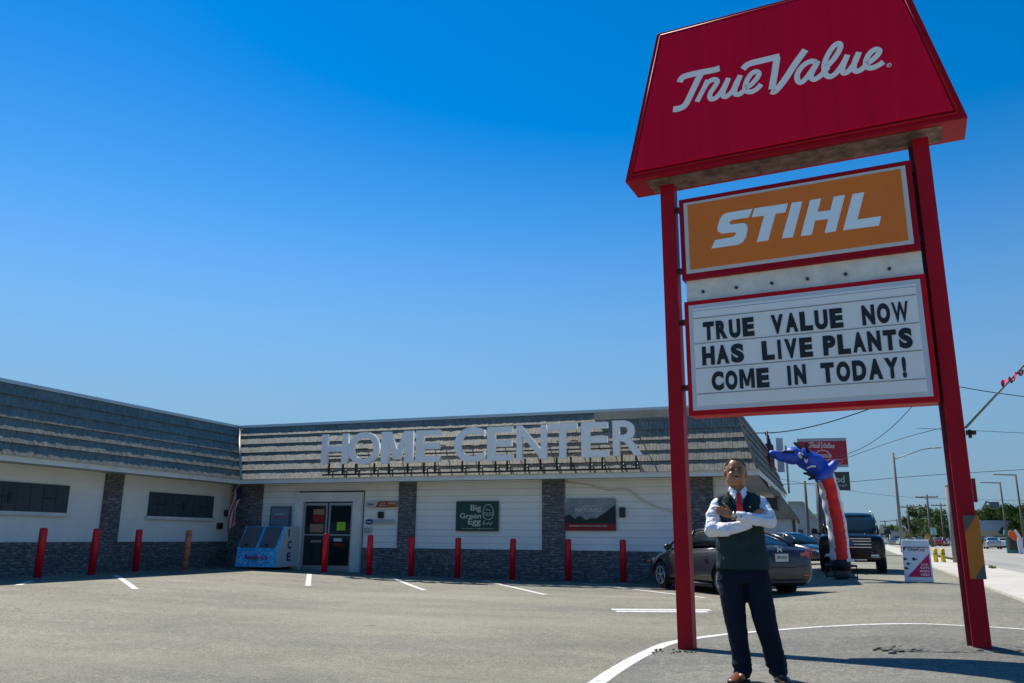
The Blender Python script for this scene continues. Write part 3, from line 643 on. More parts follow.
# ================================================================== bollards
bl_list = [(-16.95, 13.2, 'red bollard in front of the shuttered window, nearest the left edge'), (-16.95, 15.6, 'red bollard just left of the wing stone pier'), (-17.1, 17.9, 'red bollard just right of the wing stone pier'), (-17.0, 19.72, 'faded orange bollard with paint worn off, before the wing wall'),
 (-13.41, 21.43, 'red bollard standing in front of the glass doors'), (-12.02, 21.6, 'red bollard between the doors and the small wall notices'), (-10.82, 21.95, 'red bollard in front of the stone pier right of the door'), (-9.48, 22.21, 'red bollard below the dark green sign, left side'), (-7.83, 22.27, 'red bollard between the green sign and the middle stone pier'), (-6.2, 22.35, 'red bollard below the landscape banner, beside the stone pier'), (-4.68, 22.4, 'red bollard below the small wall box, nearest the grey sedan')]
real = [(-16.84, 14.68), (-16.93, 16.3), (-17.33, 18.18), (-17.0, 19.72)]
proto = None
for i, (u, v, lab) in enumerate(bl_list):
    if i < 4: u, v = real[i]
    h = 1.17 if i > 3 else 1.2
    if proto is None:
        proto = thing('bollard', lab, 'bollard', B(u, v, hu(u)), 0, 'bollards along the storefront')
        b = MB(); b.revolve([(-.02, .088), (1.16, .088), (1.185, .08), (1.198, .05), (1.2, .01)], 'z', n=20); b.build('post', BOLL, proto)
        b = MB(); b.revolve([(-.02, .15), (.015, .15), (.03, .11)], 'z', n=20); b.build('footing', mat('footing_grey', (.2, .2, .19), .9), proto)
        t = proto
    else:
        t = copy_tree(proto); t.location = B(u, v, hu(u)); t['label'] = lab
    if i == 3:
        for c in kids(t):
            if c.name.startswith('post'):
                c.data = c.data.copy(); c.data.materials[0] = BOLLO; c['label'] = 'post with worn orange paint'
    t.scale = (1, 1, .965); t.rotation_euler = (radians(random.uniform(-1, 1)), radians(random.uniform(-1.2, 1.2)), random.uniform(0, 3))
# ================================================================== PYLON SIGN (frame x=US, y away)
pyl = thing('pylon_sign', 'tall twin post red roadside sign with True Value and STIHL panels and letter board', 'sign', (1.92, 9.37, 0), -YS)
b = MB(); b.box(-.078, .092, 0, .19, -.1, 5.6); b.build('post', RED, pyl, bevel=.008)
b = MB(); b.box(2.785, 2.945, 0, .19, .0, 5.6); b.build('post', RED, pyl, bevel=.008)
b = MB(); b.box(2.742, 2.783, .08, .18, .05, 2.5); b.box(2.742, 2.783, .12, .18, 2.5, 5.5); b.build('post_channel', mat('dark_red_steel', (.12, .004, .012), .5, var=.3), pyl)
CR_ = mat('cracked_mound', (.13, .125, .11), .95, var=.5, vscale=14, bump=1, bscale=20)
CAB = mat('cabinet_red_frame', (.33, .002, .014), .5, var=.12, spec=.2); FACE = NT('cabinet_red_face', .3)
_fx = FACE.sep(); _s = FACE.noise(1, 3, .6, vec=FACE.comb(FACE.math('MULTIPLY', _fx[0], 9.0), FACE.math('MULTIPLY', _fx[2], .3)))
FACE.color(FACE.mix(.5, (.66, .003, .034), FACE.ramp(_s, [(.3, (.54, .002, .028)), (.7, (.78, .004, .042))]))); FACE.p.inputs['Specular IOR Level'].default_value = .12; FACE.p.inputs['Roughness'].default_value = .45; FACE = FACE.m
# top cabinet: trapezoid prism
TB = 5.53; TT = 7.5
def trap(x0, x1, z0, x2, x3, z1, y): return [(x0, y, z0), (x1, y, z0), (x3, y, z1), (x2, y, z1)]
cab_t = MB(); cab_t.prism(trap(-.45, 3.32, TB, .03, 2.84, TT, -.27), (0, .55, 0)); c_ = cab_t.build('cabinet', [CAB], pyl, bevel=.012)
b = MB(); b.prism(trap(-.33, 3.20, TB+.10, .10, 2.77, TT-.08, -.305), (0, .034, 0)); fc = b.build('face_panel', FACE, pyl, bevel=.014)
b = MB()
for A_, C_ in (((-.36, TB+.07), (3.23, TB+.07)), ((-.36, TB+.07), (.085, TT-.06)), ((3.23, TB+.07), (2.785, TT-.06)), ((.085, TT-.06), (2.785, TT-.06))):
    b.tube([(A_[0], -.285, A_[1]), (C_[0], -.285, C_[1])], .018, 6)
b.build('face_trim', RED, pyl, split=True)
b = MB(); b.box(-.2, 3.08, -.2, .2, TB-.008, TB-.002); b.build('underside', mat('rusty_underside', (.12, .05, .045), .8, var=.6, vscale=6, vcol=(.3, .2, .17)), pyl)
TRUE = [[(0.306, 6.71), (0.33, 6.755), (0.387, 6.775), (0.552, 6.775), (0.722, 6.765), (0.80, 6.77)], [(0.575, 6.76), (0.521, 6.67), (0.463, 6.56), (0.387, 6.42), (0.342, 6.37), (0.275, 6.352), (0.208, 6.36)], [(0.65, 6.65), (0.61, 6.57), (0.552, 6.47), (0.507, 6.39)],
 [(0.59, 6.53), (0.635, 6.6), (0.68, 6.63), (0.73, 6.635), (0.764, 6.6), (0.731, 6.54), (0.677, 6.47), (0.664, 6.41), (0.69, 6.38), (0.744, 6.39), (0.82, 6.47), (0.90, 6.61)], [(0.90, 6.61), (0.865, 6.53), (0.825, 6.44), (0.825, 6.385), (0.87, 6.375), (0.94, 6.43), (0.986, 6.52), (1.04, 6.61)],
 [(1.04, 6.61), (1.0, 6.52), (0.964, 6.43), (0.97, 6.375), (1.022, 6.365), (1.098, 6.42)], [(1.084, 6.43), (1.151, 6.45), (1.22, 6.51), (1.254, 6.57), (1.22, 6.61), (1.165, 6.59), (1.111, 6.52), (1.084, 6.43), (1.107, 6.375), (1.165, 6.36), (1.232, 6.39), (1.27, 6.43)],
 [(1.075, 6.68), (1.12, 6.72), (1.19, 6.735), (1.321, 6.735), (1.50, 6.735)], [(1.472, 6.73), (1.433, 6.54), (1.385, 6.33)], [(1.79, 6.74), (1.666, 6.59), (1.523, 6.4), (1.42, 6.30), (1.38, 6.315)],
 [(1.898, 6.55), (1.831, 6.575), (1.746, 6.54), (1.685, 6.46), (1.675, 6.38), (1.71, 6.335), (1.777, 6.38), (1.867, 6.49), (1.915, 6.56)], [(1.90, 6.53), (1.84, 6.43), (1.826, 6.37), (1.86, 6.335), (1.934, 6.37), (2.014, 6.45)],
 [(2.001, 6.46), (2.077, 6.53), (2.144, 6.62), (2.167, 6.69), (2.135, 6.72), (2.068, 6.67), (2.001, 6.56), (1.972, 6.45), (1.985, 6.36), (2.03, 6.325), (2.099, 6.36), (2.18, 6.46), (2.23, 6.55)], [(2.23, 6.55), (2.189, 6.46), (2.16, 6.38), (2.175, 6.33), (2.23, 6.35), (2.301, 6.44), (2.35, 6.55)],
 [(2.35, 6.55), (2.301, 6.45), (2.28, 6.37), (2.30, 6.32), (2.36, 6.33), (2.426, 6.39)], [(2.413, 6.38), (2.471, 6.41), (2.533, 6.46), (2.556, 6.51), (2.515, 6.535), (2.455, 6.50), (2.415, 6.43), (2.41, 6.36), (2.448, 6.32), (2.524, 6.33), (2.585, 6.36)]]
b = MB()
for i, st_ in enumerate(TRUE): b.stroke(st_, .062 if i not in (0, 1, 7, 8, 9) else .078, (0, -.306, 0), X, Z, lift=.002+.0006*i)
b.stroke([(2.636+.022*cos(a), 6.31+.022*sin(a)) for a in [2*pi*k/12 for k in range(13)]], .007, (0, -.306, 0), X, Z, lift=.002); b.text('R', (2.626, -.308, 6.30), X, Z, .02, .024)
b.build('script_lettering', mat('script_white', (.90, .87, .84), .45), pyl)
# STIHL panel
b = MB(); b.box(.165, 2.745, -.06, .2, 4.22, 5.26); b.build('frame', CAB, pyl, bevel=.01)
ORG = NT('sign_orange', .45); ORG.color(ORG.ramp(ORG.noise(1.2, 4), [(.3, (.72, .165, .003)), (.7, (.82, .20, .005))])); ORG = ORG.m
b = MB(); b.box(.225, 2.685, -.068, -.059, 4.29, 5.20); b.build('retainer', mat('panel_edge_white', (.6, .6, .58), .5), pyl)
b = MB(); b.box(.275, 2.635, -.076, -.067, 4.335, 5.165); b.build('panel', ORG, pyl)
ST = dict(S=[(1.041, 4.98), (0.996, 4.88), (0.80, 4.88), (0.765, 4.855), (.78, 4.825), (0.929, 4.82), (0.968, 4.79), (0.974, 4.75), (0.95, 4.65), (0.91, 4.585), (0.853, 4.56), (0.54, 4.56), (0.585, 4.66), (0.80, 4.665), (0.83, 4.69), (.83, 4.72), (0.67, 4.73), (0.63, 4.76), (.62, 4.80), (0.65, 4.90), (0.69, 4.96), (0.737, 4.98)],
 T=[(1.065, 4.98), (1.439, 4.975), (1.405, 4.87), (1.296, 4.87), (1.193, 4.56), (1.064, 4.56), (1.167, 4.87), (1.028, 4.875)], I=[(1.484, 4.975), (1.60, 4.97), (1.465, 4.555), (1.345, 4.56)],
 H=[(1.682, 4.97), (1.802, 4.97), (1.752, 4.815), (1.886, 4.81), (1.935, 4.965), (2.054, 4.965), (1.922, 4.55), (1.805, 4.55), (1.857, 4.71), (1.717, 4.715), (1.668, 4.55), (1.551, 4.555)], L=[(2.132, 4.96), (2.253, 4.96), (2.155, 4.65), (2.395, 4.65), (2.365, 4.545), (1.998, 4.55)])
b = MB()
for k, P in ST.items():
    b.prism([(x, -.077, z) for x, z in P], (0, -.004, 0))
bmesh.ops.recalc_face_normals(b.b, faces=b.b.faces); b.build('lettering', mat('logo_white', (.80, .92, .96), .45), pyl)
# white filler board with lamp sockets
b = MB(); b.box(.2, 2.745, .0, .16, 3.93, 4.22); b.build('filler_board', mat('filler_white', (.78, .75, .64), .6, var=.2, vscale=4), pyl)
b = MB()
for x in (.40, .79, 1.19, 1.58, 1.98, 2.42): b.cyl((x, .002, 4.06), (x, -.03, 4.06), .018, 10)
b.build('bolt', DARK, pyl, split=True)
# letter board
b = MB(); b.box(.18, 2.755, -.08, .2, 2.57, 3.94); b.build('frame', mat('board_red_frame', (.52, .002, .012), .45, var=.15, spec=.2), pyl, bevel=.01)
MW = NT('marquee_white', .5)
MW.color(MW.mix(.6, (.88, .88, .84), MW.ramp(MW.noise(1.5, 5, .7), [(.3, (.78, .79, .76)), (.7, (.90, .90, .86))]))); MW = MW.m
b = MB(); b.box(.235, 2.70, -.088, -.079, 2.63, 3.885); b.build('retainer', mat('board_edge_grey', (.58, .63, .66), .4), pyl)
b = MB(); b.box(.285, 2.65, -.097, -.087, 2.68, 3.835); b.build('board', MW, pyl)
b = MB()
for z in (3.715, 3.41, 3.115, 2.815):
    b.box(.29, 2.645, -.104, -.097, z-.006, z+.004)
b.build('letter_rail', mat('rail_grey', (.3, .32, .33), .5), pyl, split=True)
b = MB(); b.box(.29, 2.645, -.0995, -.097, 3.805, 3.809); b.build('blue_pinstripe', mat('pin_blue', (.05, .1, .4), .5), pyl)
LT = MB(); RG = MB(); SGN = 0
rows = [(3.437, [('TRUE', .395, .975), ('VALUE', 1.16, 1.915), ('NOW', 2.105, 2.56)]), (3.142, [('HAS', .37, .845), ('LIVE', 1.043, 1.58), ('PLANTS', 1.688, 2.565)]), (2.84, [('COME', .465, 1.10), ('IN', 1.285, 1.49), ('TODAY!', 1.645, 2.485)])]
WD = dict(I=.45, W=1.12, M=1.1)
for z, ws in rows:
    for wrd, a, e in ws:
        g = .022; tot = sum(WD.get(c, .9) if c != '!' else .35 for c in wrd); unit = ((e-a)-g*(len(wrd)-1))/tot; x = a
        for c in wrd:
            cw_ = unit*(WD.get(c, .9) if c != '!' else .35)
            if c == '!': gw = cw_*.75
            elif c == 'I': gw = min(.036, cw_)
            else: gw = cw_
            dz = random.uniform(-.004, .004); yy = -.1+random.uniform(-.002, 0)
            LT.text(c, (x+(cw_-gw)/2, yy, z+dz), X, (random.uniform(-.012, .012), 0, 1), gw, .222, .03 if c in 'W' else .062, extr=.004)
            RG.box(x-.006, x+cw_+.006, -.0985, -.0965, z-.018, z+.262)
            x += cw_+g
LT.build('changeable_letter', LBLACK, pyl, split=True); RG.build('letter_tile', mat('tile_clear', (.83, .84, .81), .3), pyl, split=True)
b = MB()
for z in (5.15, 4.35, 3.7, 2.9):
    b.box(2.70, 2.77, .05, .12, z, z+.06); b.box(.1, .17, .05, .12, z, z+.06)
b.build('bracket', BLACK, pyl, split=True)
# post fittings
brd = thing('reflector_board', 'orange board with grey corner triangles fixed low on the right sign post', 'board', Vector((1.92, 9.37, .84))+Vector((cos(YS)*2.9, -sin(YS)*2.9, 0)), -YS)
b = MB(); b.box(-.066, .07, -.03, -.004, 0, .6); b.build('panel', mat('board_orange', (.62, .20, .02), .7, var=.15), brd)
b = MB(); b.poly([(-.066, -.033, .6), (-.066, -.033, .44), (.045, -.033, .6)]); b.poly([(-.03, -.033, 0), (.07, -.033, .0), (.07, -.033, .15)]); b.build('corner', mat('board_grey', (.11, .12, .11), .7), brd, split=True)
cmr = thing('flood_lamp', 'small grey flood lamp on a red box on the right sign post', 'lamp', Vector((1.92, 9.37, 1.52))+Vector((cos(YS)*2.98, -sin(YS)*2.98, 0)), -YS)
b = MB(); b.box(-.03, .0, .0, .08, .05, .28); b.build('mount_box', RED, cmr)
b = MB(); b.tube([(.04, .0, -.01), (.07, -.04, .05), (.11, -.06, .03)], .01, 8); b.build('arm', GREY, cmr)
b = MB(); b.box(.09, .17, -.11, -.04, -.02, .045); b.build('lamp_head', mat('lamp_grey', (.12, .13, .14), .4), cmr, bevel=.008)
fp_ = thing('pennant_pole', 'slanted pole with a pink pennant fixed to the right sign post', 'flag', Vector((1.92, 9.37, 2.3))+Vector((cos(YS)*2.95, -sin(YS)*2.95, 0)), -YS)
b = MB(); b.cyl((0, .0, .0), (.62, 0, .64), .012, 8, .009); b.build('pole', mat('pole_tan', (.25, .22, .16), .5), fp_)
b = MB(); b.box(0, .09, -.03, .03, -.07, -.03); b.box(.02, .05, -.03, .03, -.1, -.02); b.build('clamp', BLACK, fp_)
b = MB()
P = catmull([(.36, .42), (.42, .46), (.47, .45), (.50, .52), (.56, .53), (.62, .60), (.70, .60)], 5)
for i in range(len(P)-1):
    b.mi = 0 if (i//6) % 2 == 0 else 1
    w1 = .022+.014*sin(i*1.1); w2 = .022+.014*sin((i+1)*1.1); yy = lambda k: -.02+.03*sin(k*.8)
    b.poly([(P[i].x, yy(i), P[i].y-w1), (P[i+1].x, yy(i+1), P[i+1].y-w2), (P[i+1].x, yy(i+1)+.02, P[i+1].y+w2), (P[i].x, yy(i)+.02, P[i].y+w1)])
b.build('pennant', [mat('pennant_pink', (.7, .03, .14), .8), mat('pennant_plum', (.16, .06, .12), .8)], fp_)
# broken asphalt mound at the right post
b = MB(); ang = [2*pi*k/28 for k in range(28)]
pc = Vector((1.92, 9.37, 0))+Vector((cos(YS)*2.86, -sin(YS)*2.86, 0))
rings = []
for r, zz in ((.62, -.02), (.45, .012), (.25, .03), (.1, .035)):
    rings.append([Vector((pc.x+r*1.3*cos(a)*(1+.25*noise.noise(Vector((cos(a)*2, sin(a)*2, r)))), pc.y+.2+r*.7*sin(a), hz(pc.x, pc.y)+zz+.02*noise.noise(Vector((cos(a)*5, sin(a)*5, r*9))))) for a in ang])
b.loft(rings, True); struct(b.build('broken_asphalt', CR_))
b = MB(); rb = random.Random(5)
for k in range(26):
    a = rb.uniform(0, 2*pi); r = rb.uniform(.1, .45); c = (1.95+r*cos(a)*.7-.25, 9.15+r*sin(a)*.4, hz(2, 9)+.005); s_ = rb.uniform(.008, .022)
    b.blob(c, (s_, s_*.8, s_*.5), 6, 4)
for k in range(170):
    t_ = rb.uniform(-1.1, .35); x = pc.x+t_*.8+rb.gauss(0, .05); y = pc.y+.12-.28*t_*.3+rb.gauss(0, .09); s_ = rb.uniform(.01, .035)
    b.blob((x, y, hz(x, y)+.012), (s_*1.3, s_, s_*.55), 6, 4)
gk = b.build('rubble', CR_); gk['kind'] = 'stuff'; gk['label'] = 'loose asphalt crumbs at the left sign post'; gk['category'] = 'rubble'
# ================================================================== CARS
def ring(x, zb, zt, wb, wm, ws, crown=.03):
    zm = zb+(zt-zb)*.45
    half = [(0, zb), (wb*.8, zb), (wb, zb+.03), (wm*.99, zb+.14), (wm, zm), (wm*.985, zt-.16), (ws, zt-.04), (ws-.08, zt), (ws*.5, zt+crown*.7), (0, zt+crown)]
    pts = [(x, -y, z) for y, z in half]+[(x, y, z) for y, z in reversed(half[1:-1])]
    return pts
def make_wheel(root, x, y, r, wd, rimm, name='wheel'):
    s = 1 if y > 0 else -1
    b = MB(); o_ = y-(wd if s > 0 else 0)
    b.revolve([(0, r*.6), (.0, r*.93), (.03, r), (wd-.03, r), (wd, r*.93), (wd, r*.6)], 'y', (x, o_, r), 28)
    t = b.build('wheel', RUB, root, smooth_angle=40)
    b = MB(); yo = o_+(wd if s > 0 else 0); e = .012*s
    b.revolve([(-.03*s, r*.66), (e, r*.66), (e, r*.6), (-.03*s, r*.58)], 'y', (x, yo, r), 28)
    for k in range(5):
        a = 2*pi*k/5+.3; d = Vector((cos(a), 0, sin(a))); n = Vector((-sin(a), 0, cos(a)))
        c0 = Vector((x, yo, r)); P = [c0+d*r*.1+n*r*.1, c0+d*r*.6+n*r*.13, c0+d*r*.6-n*r*.13, c0+d*r*.1-n*r*.1]
        b.prism(P, (0, .012*s, 0))
    b.revolve([(0, r*.15), (.02*s, r*.13), (.022*s, .001)], 'y', (x, yo, r), 14)
    bmesh.ops.recalc_face_normals(b.b, faces=b.b.faces)
    b.build('rim', rimm, t)
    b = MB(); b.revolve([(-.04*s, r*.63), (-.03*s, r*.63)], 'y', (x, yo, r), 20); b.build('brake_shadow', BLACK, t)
    return t
def make_car(name, label, loc, rz, st, gh, paint_, wheels, r, tw, wy, group=None, rimm=None, pillars=True, cat='car'):
    root = thing(name, label, cat, loc, rz, group)
    b = MB(); b.loft([ring(*s) for s in st])
    body = b.build('body', paint_, root, subsurf=0); body.parent = None
    cut = MB()
    for wx in wheels:
        for s in (-1, 1): cut.revolve([(0, r*1.16), (.42, r*1.16)], 'y', (wx, wy-.28 if s > 0 else -wy-.14, r*1.02), 30)
    bmesh.ops.recalc_face_normals(cut.b, faces=cut.b.faces)
    co = cut.build('cut', RUB)
    bm_ = bmesh.new(); bm_.from_mesh(body.data); bmesh.ops.recalc_face_normals(bm_, faces=bm_.faces); bm_.to_mesh(body.data); bm_.free()
    baked(body, [('SUBSURF', dict(levels=2, render_levels=2))])
    baked(body, [('BOOLEAN', dict(object=co, operation='DIFFERENCE', solver='EXACT'))])
    for p in body.data.polygons: p.use_smooth = True
    body.data.set_sharp_from_angle(angle=radians(35)); body.parent = root
    bpy.data.objects.remove(co)
    # cabin glass
    def gr(x, zb, zt, wb, wt): 
        h = [(wb, zb), (wb+(wt-wb)*.5+.015, zb+(zt-zb)*.55), (wt, zt-.05*min(1, (zt-zb)*3)), (wt-.08, zt), (0, zt+.02)]
        return [(x, -y, z) for y, z in h]+[(x, y, z) for y, z in reversed(h[:-1])]
    b = MB(); b.loft([gr(*g) for g in gh]); cabn = b.build('window', GLASSD, root, subsurf=2)
    if pillars:
        g0 = [g for g in gh if g[2]-g[1] > .3]; xr0, xr1 = g0[0][0], g0[-1][0]
        rp = []
        for g in g0:
            rp.append([(g[0], y, z) for y, z in ((-g[4]-.012, g[2]-.045), (-g[4]+.07, g[2]+.012), (-g[4]*.5, g[2]+.03), (0, g[2]+.036), (g[4]*.5, g[2]+.03), (g[4]-.07, g[2]+.012), (g[4]+.012, g[2]-.045), (g[4]-.06, g[2]-.05), (0, g[2]-.03), (-g[4]+.06, g[2]-.05))])
        b = MB(); b.loft(rp); b.build('roof', paint_, root, subsurf=1)
        for s in (-1, 1):
            b = MB(); ga = gh[-1]; gb_ = g0[-1]; b.tube([(ga[0], s*ga[3], ga[1]), ((ga[0]+gb_[0])/2, s*(ga[3]+gb_[4]+.03)/2, (ga[1]+gb_[2])/2+.03), (gb_[0], s*(gb_[4]-.01), gb_[2]-.02)], .028, 8); b.build('pillar', paint_, root)
            b = MB(); ga = gh[0]; gb_ = g0[0]; b.tube([(ga[0], s*ga[3], ga[1]), ((ga[0]+gb_[0])/2, s*(ga[3]+gb_[4]+.02)/2, (ga[1]+gb_[2])/2+.03), (gb_[0], s*(gb_[4]-.01), gb_[2]-.02)], .045, 8); b.build('pillar', paint_, root)
            mid = g0[len(g0)//2]; b = MB(); b.tube([(mid[0], s*(mid[3]+.008), mid[1]), (mid[0]-.05, s*(mid[4]+.02), mid[2]-.03)], .022, 6); b.build('pillar', BLACK, root)
    for wx in wheels:
        for s in (-1, 1): make_wheel(root, wx, s*wy, r, tw, rimm or ALU)
    return root
GPA = mat('graphite_car_paint', (.038, .041, .050), .3, .3, coat=.5); BPA = mat('black_car_paint', (.004, .0045, .006), .25, 0, spec=.35, coat=.15); NPA = mat('navy_car_paint', (.02, .03, .05), .25, .2, coat=1)
SED = [(-2.30, .40, .74, .60, .66, .58), (-2.26, .30, .93, .70, .80, .72), (-2.12, .25, 1.03, .78, .88, .78), (-1.75, .22, 1.05, .8, .905, .78), (-1.2, .2, 1.01, .8, .91, .8), (-.5, .19, .97, .8, .905, .82), (.3, .19, .95, .8, .905, .82), (.95, .19, .95, .8, .905, .81), (1.45, .2, .90, .8, .90, .76), (1.9, .22, .80, .76, .86, .68), (2.18, .26, .70, .66, .74, .52), (2.30, .36, .58, .5, .54, .4)]
GH = [(-1.95, 1.0, 1.05, .70, .66), (-1.45, .97, 1.24, .74, .60), (-.95, .95, 1.385, .77, .57), (-.35, .93, 1.44, .79, .56), (.2, .92, 1.42, .79, .57), (.55, .92, 1.33, .79, .60), (1.2, .92, .98, .76, .72)]
car = make_car('sedan', 'graphite grey four door sedan parked behind the man, seen from its rear', (4.97, 19.68, hz(4.93, 19.73)), radians(108.5), SED, GH, GPA, (-1.35, 1.35), .325, .21, .87)
def on(parent, name, m_, fn, **k):
    b = MB(); fn(b); bmesh.ops.recalc_face_normals(b.b, faces=b.b.faces); return b.build(name, m_, parent, **k)
TL = mat('tail_light_red', (.45, .01, .02), .15, spec=.8, coat=1); HLM = mat('headlight_glass', (.75, .78, .8), .1, coat=1)
for s in (-1, 1):
    on(car, 'tail_light', TL, lambda b: b.loft([[(-2.13, s*.90, .80), (-2.27, s*.80, .78), (-2.28, s*.79, .94), (-2.12, s*.87, .97)], [(-2.0, s*.915, .84), (-2.1, s*.90, .80), (-2.1, s*.88, .97), (-1.98, s*.895, .96)], [(-1.85, s*.918, .88), (-1.95, s*.912, .85), (-1.93, s*.895, .955), (-1.84, s*.9, .94)]]), bevel=.01)
    on(car, 'tail_light', TL, lambda b: b.hexa([(-2.275, s*.50, .83), (-2.245, s*.80, .80), (-2.2, s*.80, .80), (-2.23, s*.50, .83), (-2.27, s*.50, .92), (-2.245, s*.80, .94), (-2.2, s*.80, .94), (-2.23, s*.5, .92)]), bevel=.006)
    def mir(b): b.blob((.72, s*.99, 1.0), (.07, .11, .075), 12, 8); b.cyl((.74, s*.82, .95), (.73, s*.95, .97), .025, 8)
    on(car, 'mirror', BLACK, mir)
    on(car, 'headlight', HLM, lambda b: b.hexa([(1.9, s*.79, .62), (2.15, s*.66, .60), (2.1, s*.6, .62), (1.85, s*.7, .62), (1.88, s*.79, .72), (2.1, s*.63, .70), (2.05, s*.58, .7), (1.85, s*.7, .72)]))
    on(car, 'side_marker', mat('marker_orange', (.8, .2, .03), .3), lambda b: b.box(2.0, 2.12, s*.80-.01, s*.80+.01, .62, .66))
    for x0, x1 in ((-.95, .02), (.06, 1.0)):
        on(car, 'door_seam', BLACK, lambda b: (b.tube([(x1, s*.905, .28), (x1+.02, s*.91, .6), (x1-.02, s*.87, .93)], .006, 4)))
        on(car, 'door_handle', GPA, lambda b: b.box(x0+.1, x0+.3, s*.915-.015, s*.915+.015, .80, .825), bevel=.005)
    on(car, 'side_sill', BLACK, lambda b: b.tube([(-.95, s*.83, .2), (.95, s*.83, .2)], .05, 8))
    on(car, 'window_trim', CHROME, lambda b: b.tube([(-1.5, s*.765, 1.0), (-.5, s*.81, .965), (.5, s*.81, .95), (1.05, s*.79, .95)], .010, 6))
on(car, 'licence_plate', mat('plate_white', (.6, .62, .6), .5), lambda b: b.box(-2.315, -2.285, -.16, .16, .74, .90))
def platet(b): b.text('J84 QLD', (-2.318, .125, .785), (0, -1, 0), (0, 0, 1), .25, .07, .02)
on(car, 'plate_lettering', mat('plate_green', (.05, .2, .08), .5), platet)
def hlogo(b):
    X_ = Vector((0, -1, 0)); b.stroke([(-.05, -.05), (-.035, .0), (-.045, .05)], .018, (-2.245, 0, .985), X_, (0, 0, 1)); b.stroke([(.05, -.05), (.035, .0), (.045, .05)], .018, (-2.245, 0, .985), X_, (0, 0, 1)); b.stroke([(-.03, 0), (0, 0), (.03, 0)], .016, (-2.245, 0, .985), X_, (0, 0, 1), lift=.004)
on(car, 'badge', CHROME, hlogo)
on(car, 'boot_seam', BLACK, lambda b: b.tube([(-2.285, -.62, .66), (-2.30, -.3, .62), (-2.305, 0, .62), (-2.30, .3, .62), (-2.285, .62, .66)], .009, 4))
on(car, 'boot_seam', BLACK, lambda b: b.tube([(-2.12, -.74, 1.02), (-2.2, -.4, 1.035), (-2.22, 0, 1.04), (-2.2, .4, 1.035), (-2.12, .74, 1.02)], .007, 4))
on(car, 'rear_valance', BLACK, lambda b: b.loft([[(-2.28, y, .30), (-2.27, y, .42), (-2.15, y, .42), (-2.15, y, .24)] for y in (-.62, -.3, 0, .3, .62)]), bevel=.01)
on(car, 'licence_recess', BLACK, lambda b: b.box(-2.295, -2.27, -.23, .23, .71, .92))
for s in (-1, 1): on(car, 'bumper_reflector', TL, lambda b: b.box(-2.29, -2.255, s*.62-.08, s*.62+.08, .45, .475))
# ---- black SUV
SUVS = [(-2.62, .42, 1.0, .8, .9, .86), (-2.55, .36, 1.18, .86, .97, .93), (-2.2, .34, 1.2, .88, 1.0, .94), (-1.0, .32, 1.2, .88, 1.01, .94), (.4, .32, 1.2, .88, 1.01, .93), (1.1, .32, 1.22, .88, 1.01, .93), (1.5, .33, 1.22, .88, 1.0, .93), (2.2, .34, 1.18, .86, .99, .90), (2.52, .34, 1.15, .86, .985, .90), (2.62, .36, 1.10, .84, .96, .88), (2.68, .42, 1.02, .8, .90, .82)]
SUVG = [(-2.5, 1.15, 1.3, .86, .84), (-2.35, 1.15, 1.8, .88, .74), (-1.6, 1.15, 1.89, .88, .73), (-.4, 1.15, 1.92, .88, .72), (.3, 1.15, 1.88, .88, .72), (.65, 1.15, 1.76, .88, .76), (1.35, 1.17, 1.24, .84, .82)]
fx, fy = 11.1, 27.0; dx, dy = -.39, -.92
suv = make_car('suv', 'big black sport utility vehicle with chrome grille facing the camera', (fx-dx*1.55, fy-dy*1.55, hz(fx, fy)), atan2(dy, dx), SUVS, SUVG, BPA, (-1.55, 1.55), .40, .27, .98)
def bar(b, x, y0, y1, z0, z1, d=.03): b.box(x, x+d, y0, y1, z0, z1)
on(suv, 'grille', BLACK, lambda b: bar(b, 2.6, -.62, .62, .74, 1.06, .075), bevel=.02)
for z in (.78, .87, .96, 1.04): on(suv, 'grille_bar', CHROME, lambda b: bar(b, 2.675, -.58, .58, z, z+.028, .02))
on(suv, 'badge', mat('badge_blue', (.03, .08, .25), .3), lambda b: b.revolve([(2.70, .085), (2.715, .07)], 'x', (0, 0, .90), 20))
for s in (-1, 1):
    h = on(suv, 'headlight', HLM, lambda b: b.hexa([(2.60, s*.64, .76), (2.5, s*.94, .78), (2.4, s*.94, .78), (2.5, s*.64, .76), (2.60, s*.64, 1.03), (2.47, s*.93, 1.06), (2.37, s*.93, 1.06), (2.5, s*.64, 1.03)]), bevel=.02)
    on(suv, 'headlight_lens', CHROME, lambda b: b.revolve([(2.6, .07), (2.615, .05)], 'x', (-.01, s*.76, .9), 14))
    on(suv, 'fog_lamp', HLM, lambda b: b.box(2.60, 2.68, s*.66-.11, s*.66+.11, .52, .58), bevel=.01)
    on(suv, 'fog_trim', CHROME, lambda b: b.tube([(2.68, s*.50, .49), (2.66, s*.80, .49), (2.63, s*.84, .64), (2.67, s*.55, .64)], .014, 6))
    def mir2(b): b.hexa([(.9, s*1.03, 1.19), (1.02, s*1.03, 1.19), (1.0, s*1.22, 1.2), (.9, s*1.24, 1.2), (.9, s*1.03, 1.36), (1.0, s*1.03, 1.36), (.98, s*1.2, 1.38), (.9, s*1.22, 1.38)]); b.cyl((.98, s*.92, 1.2), (.96, s*1.1, 1.24), .03, 8)
    on(suv, 'mirror', BLACK, mir2)
    on(suv, 'roof_rail', CHROME, lambda b: b.tube([(-2.1, s*.68, 1.90), (-1.9, s*.68, 1.98), (0, s*.68, 1.99), (.15, s*.68, 1.93)], .018, 6))
on(suv, 'bumper_intake', RUB, lambda b: bar(b, 2.62, -.72, .72, .56, .70, .05), bevel=.01)
on(suv, 'lower_trim', CHROME, lambda b: bar(b, 2.64, -.42, .42, .40, .43, .04))
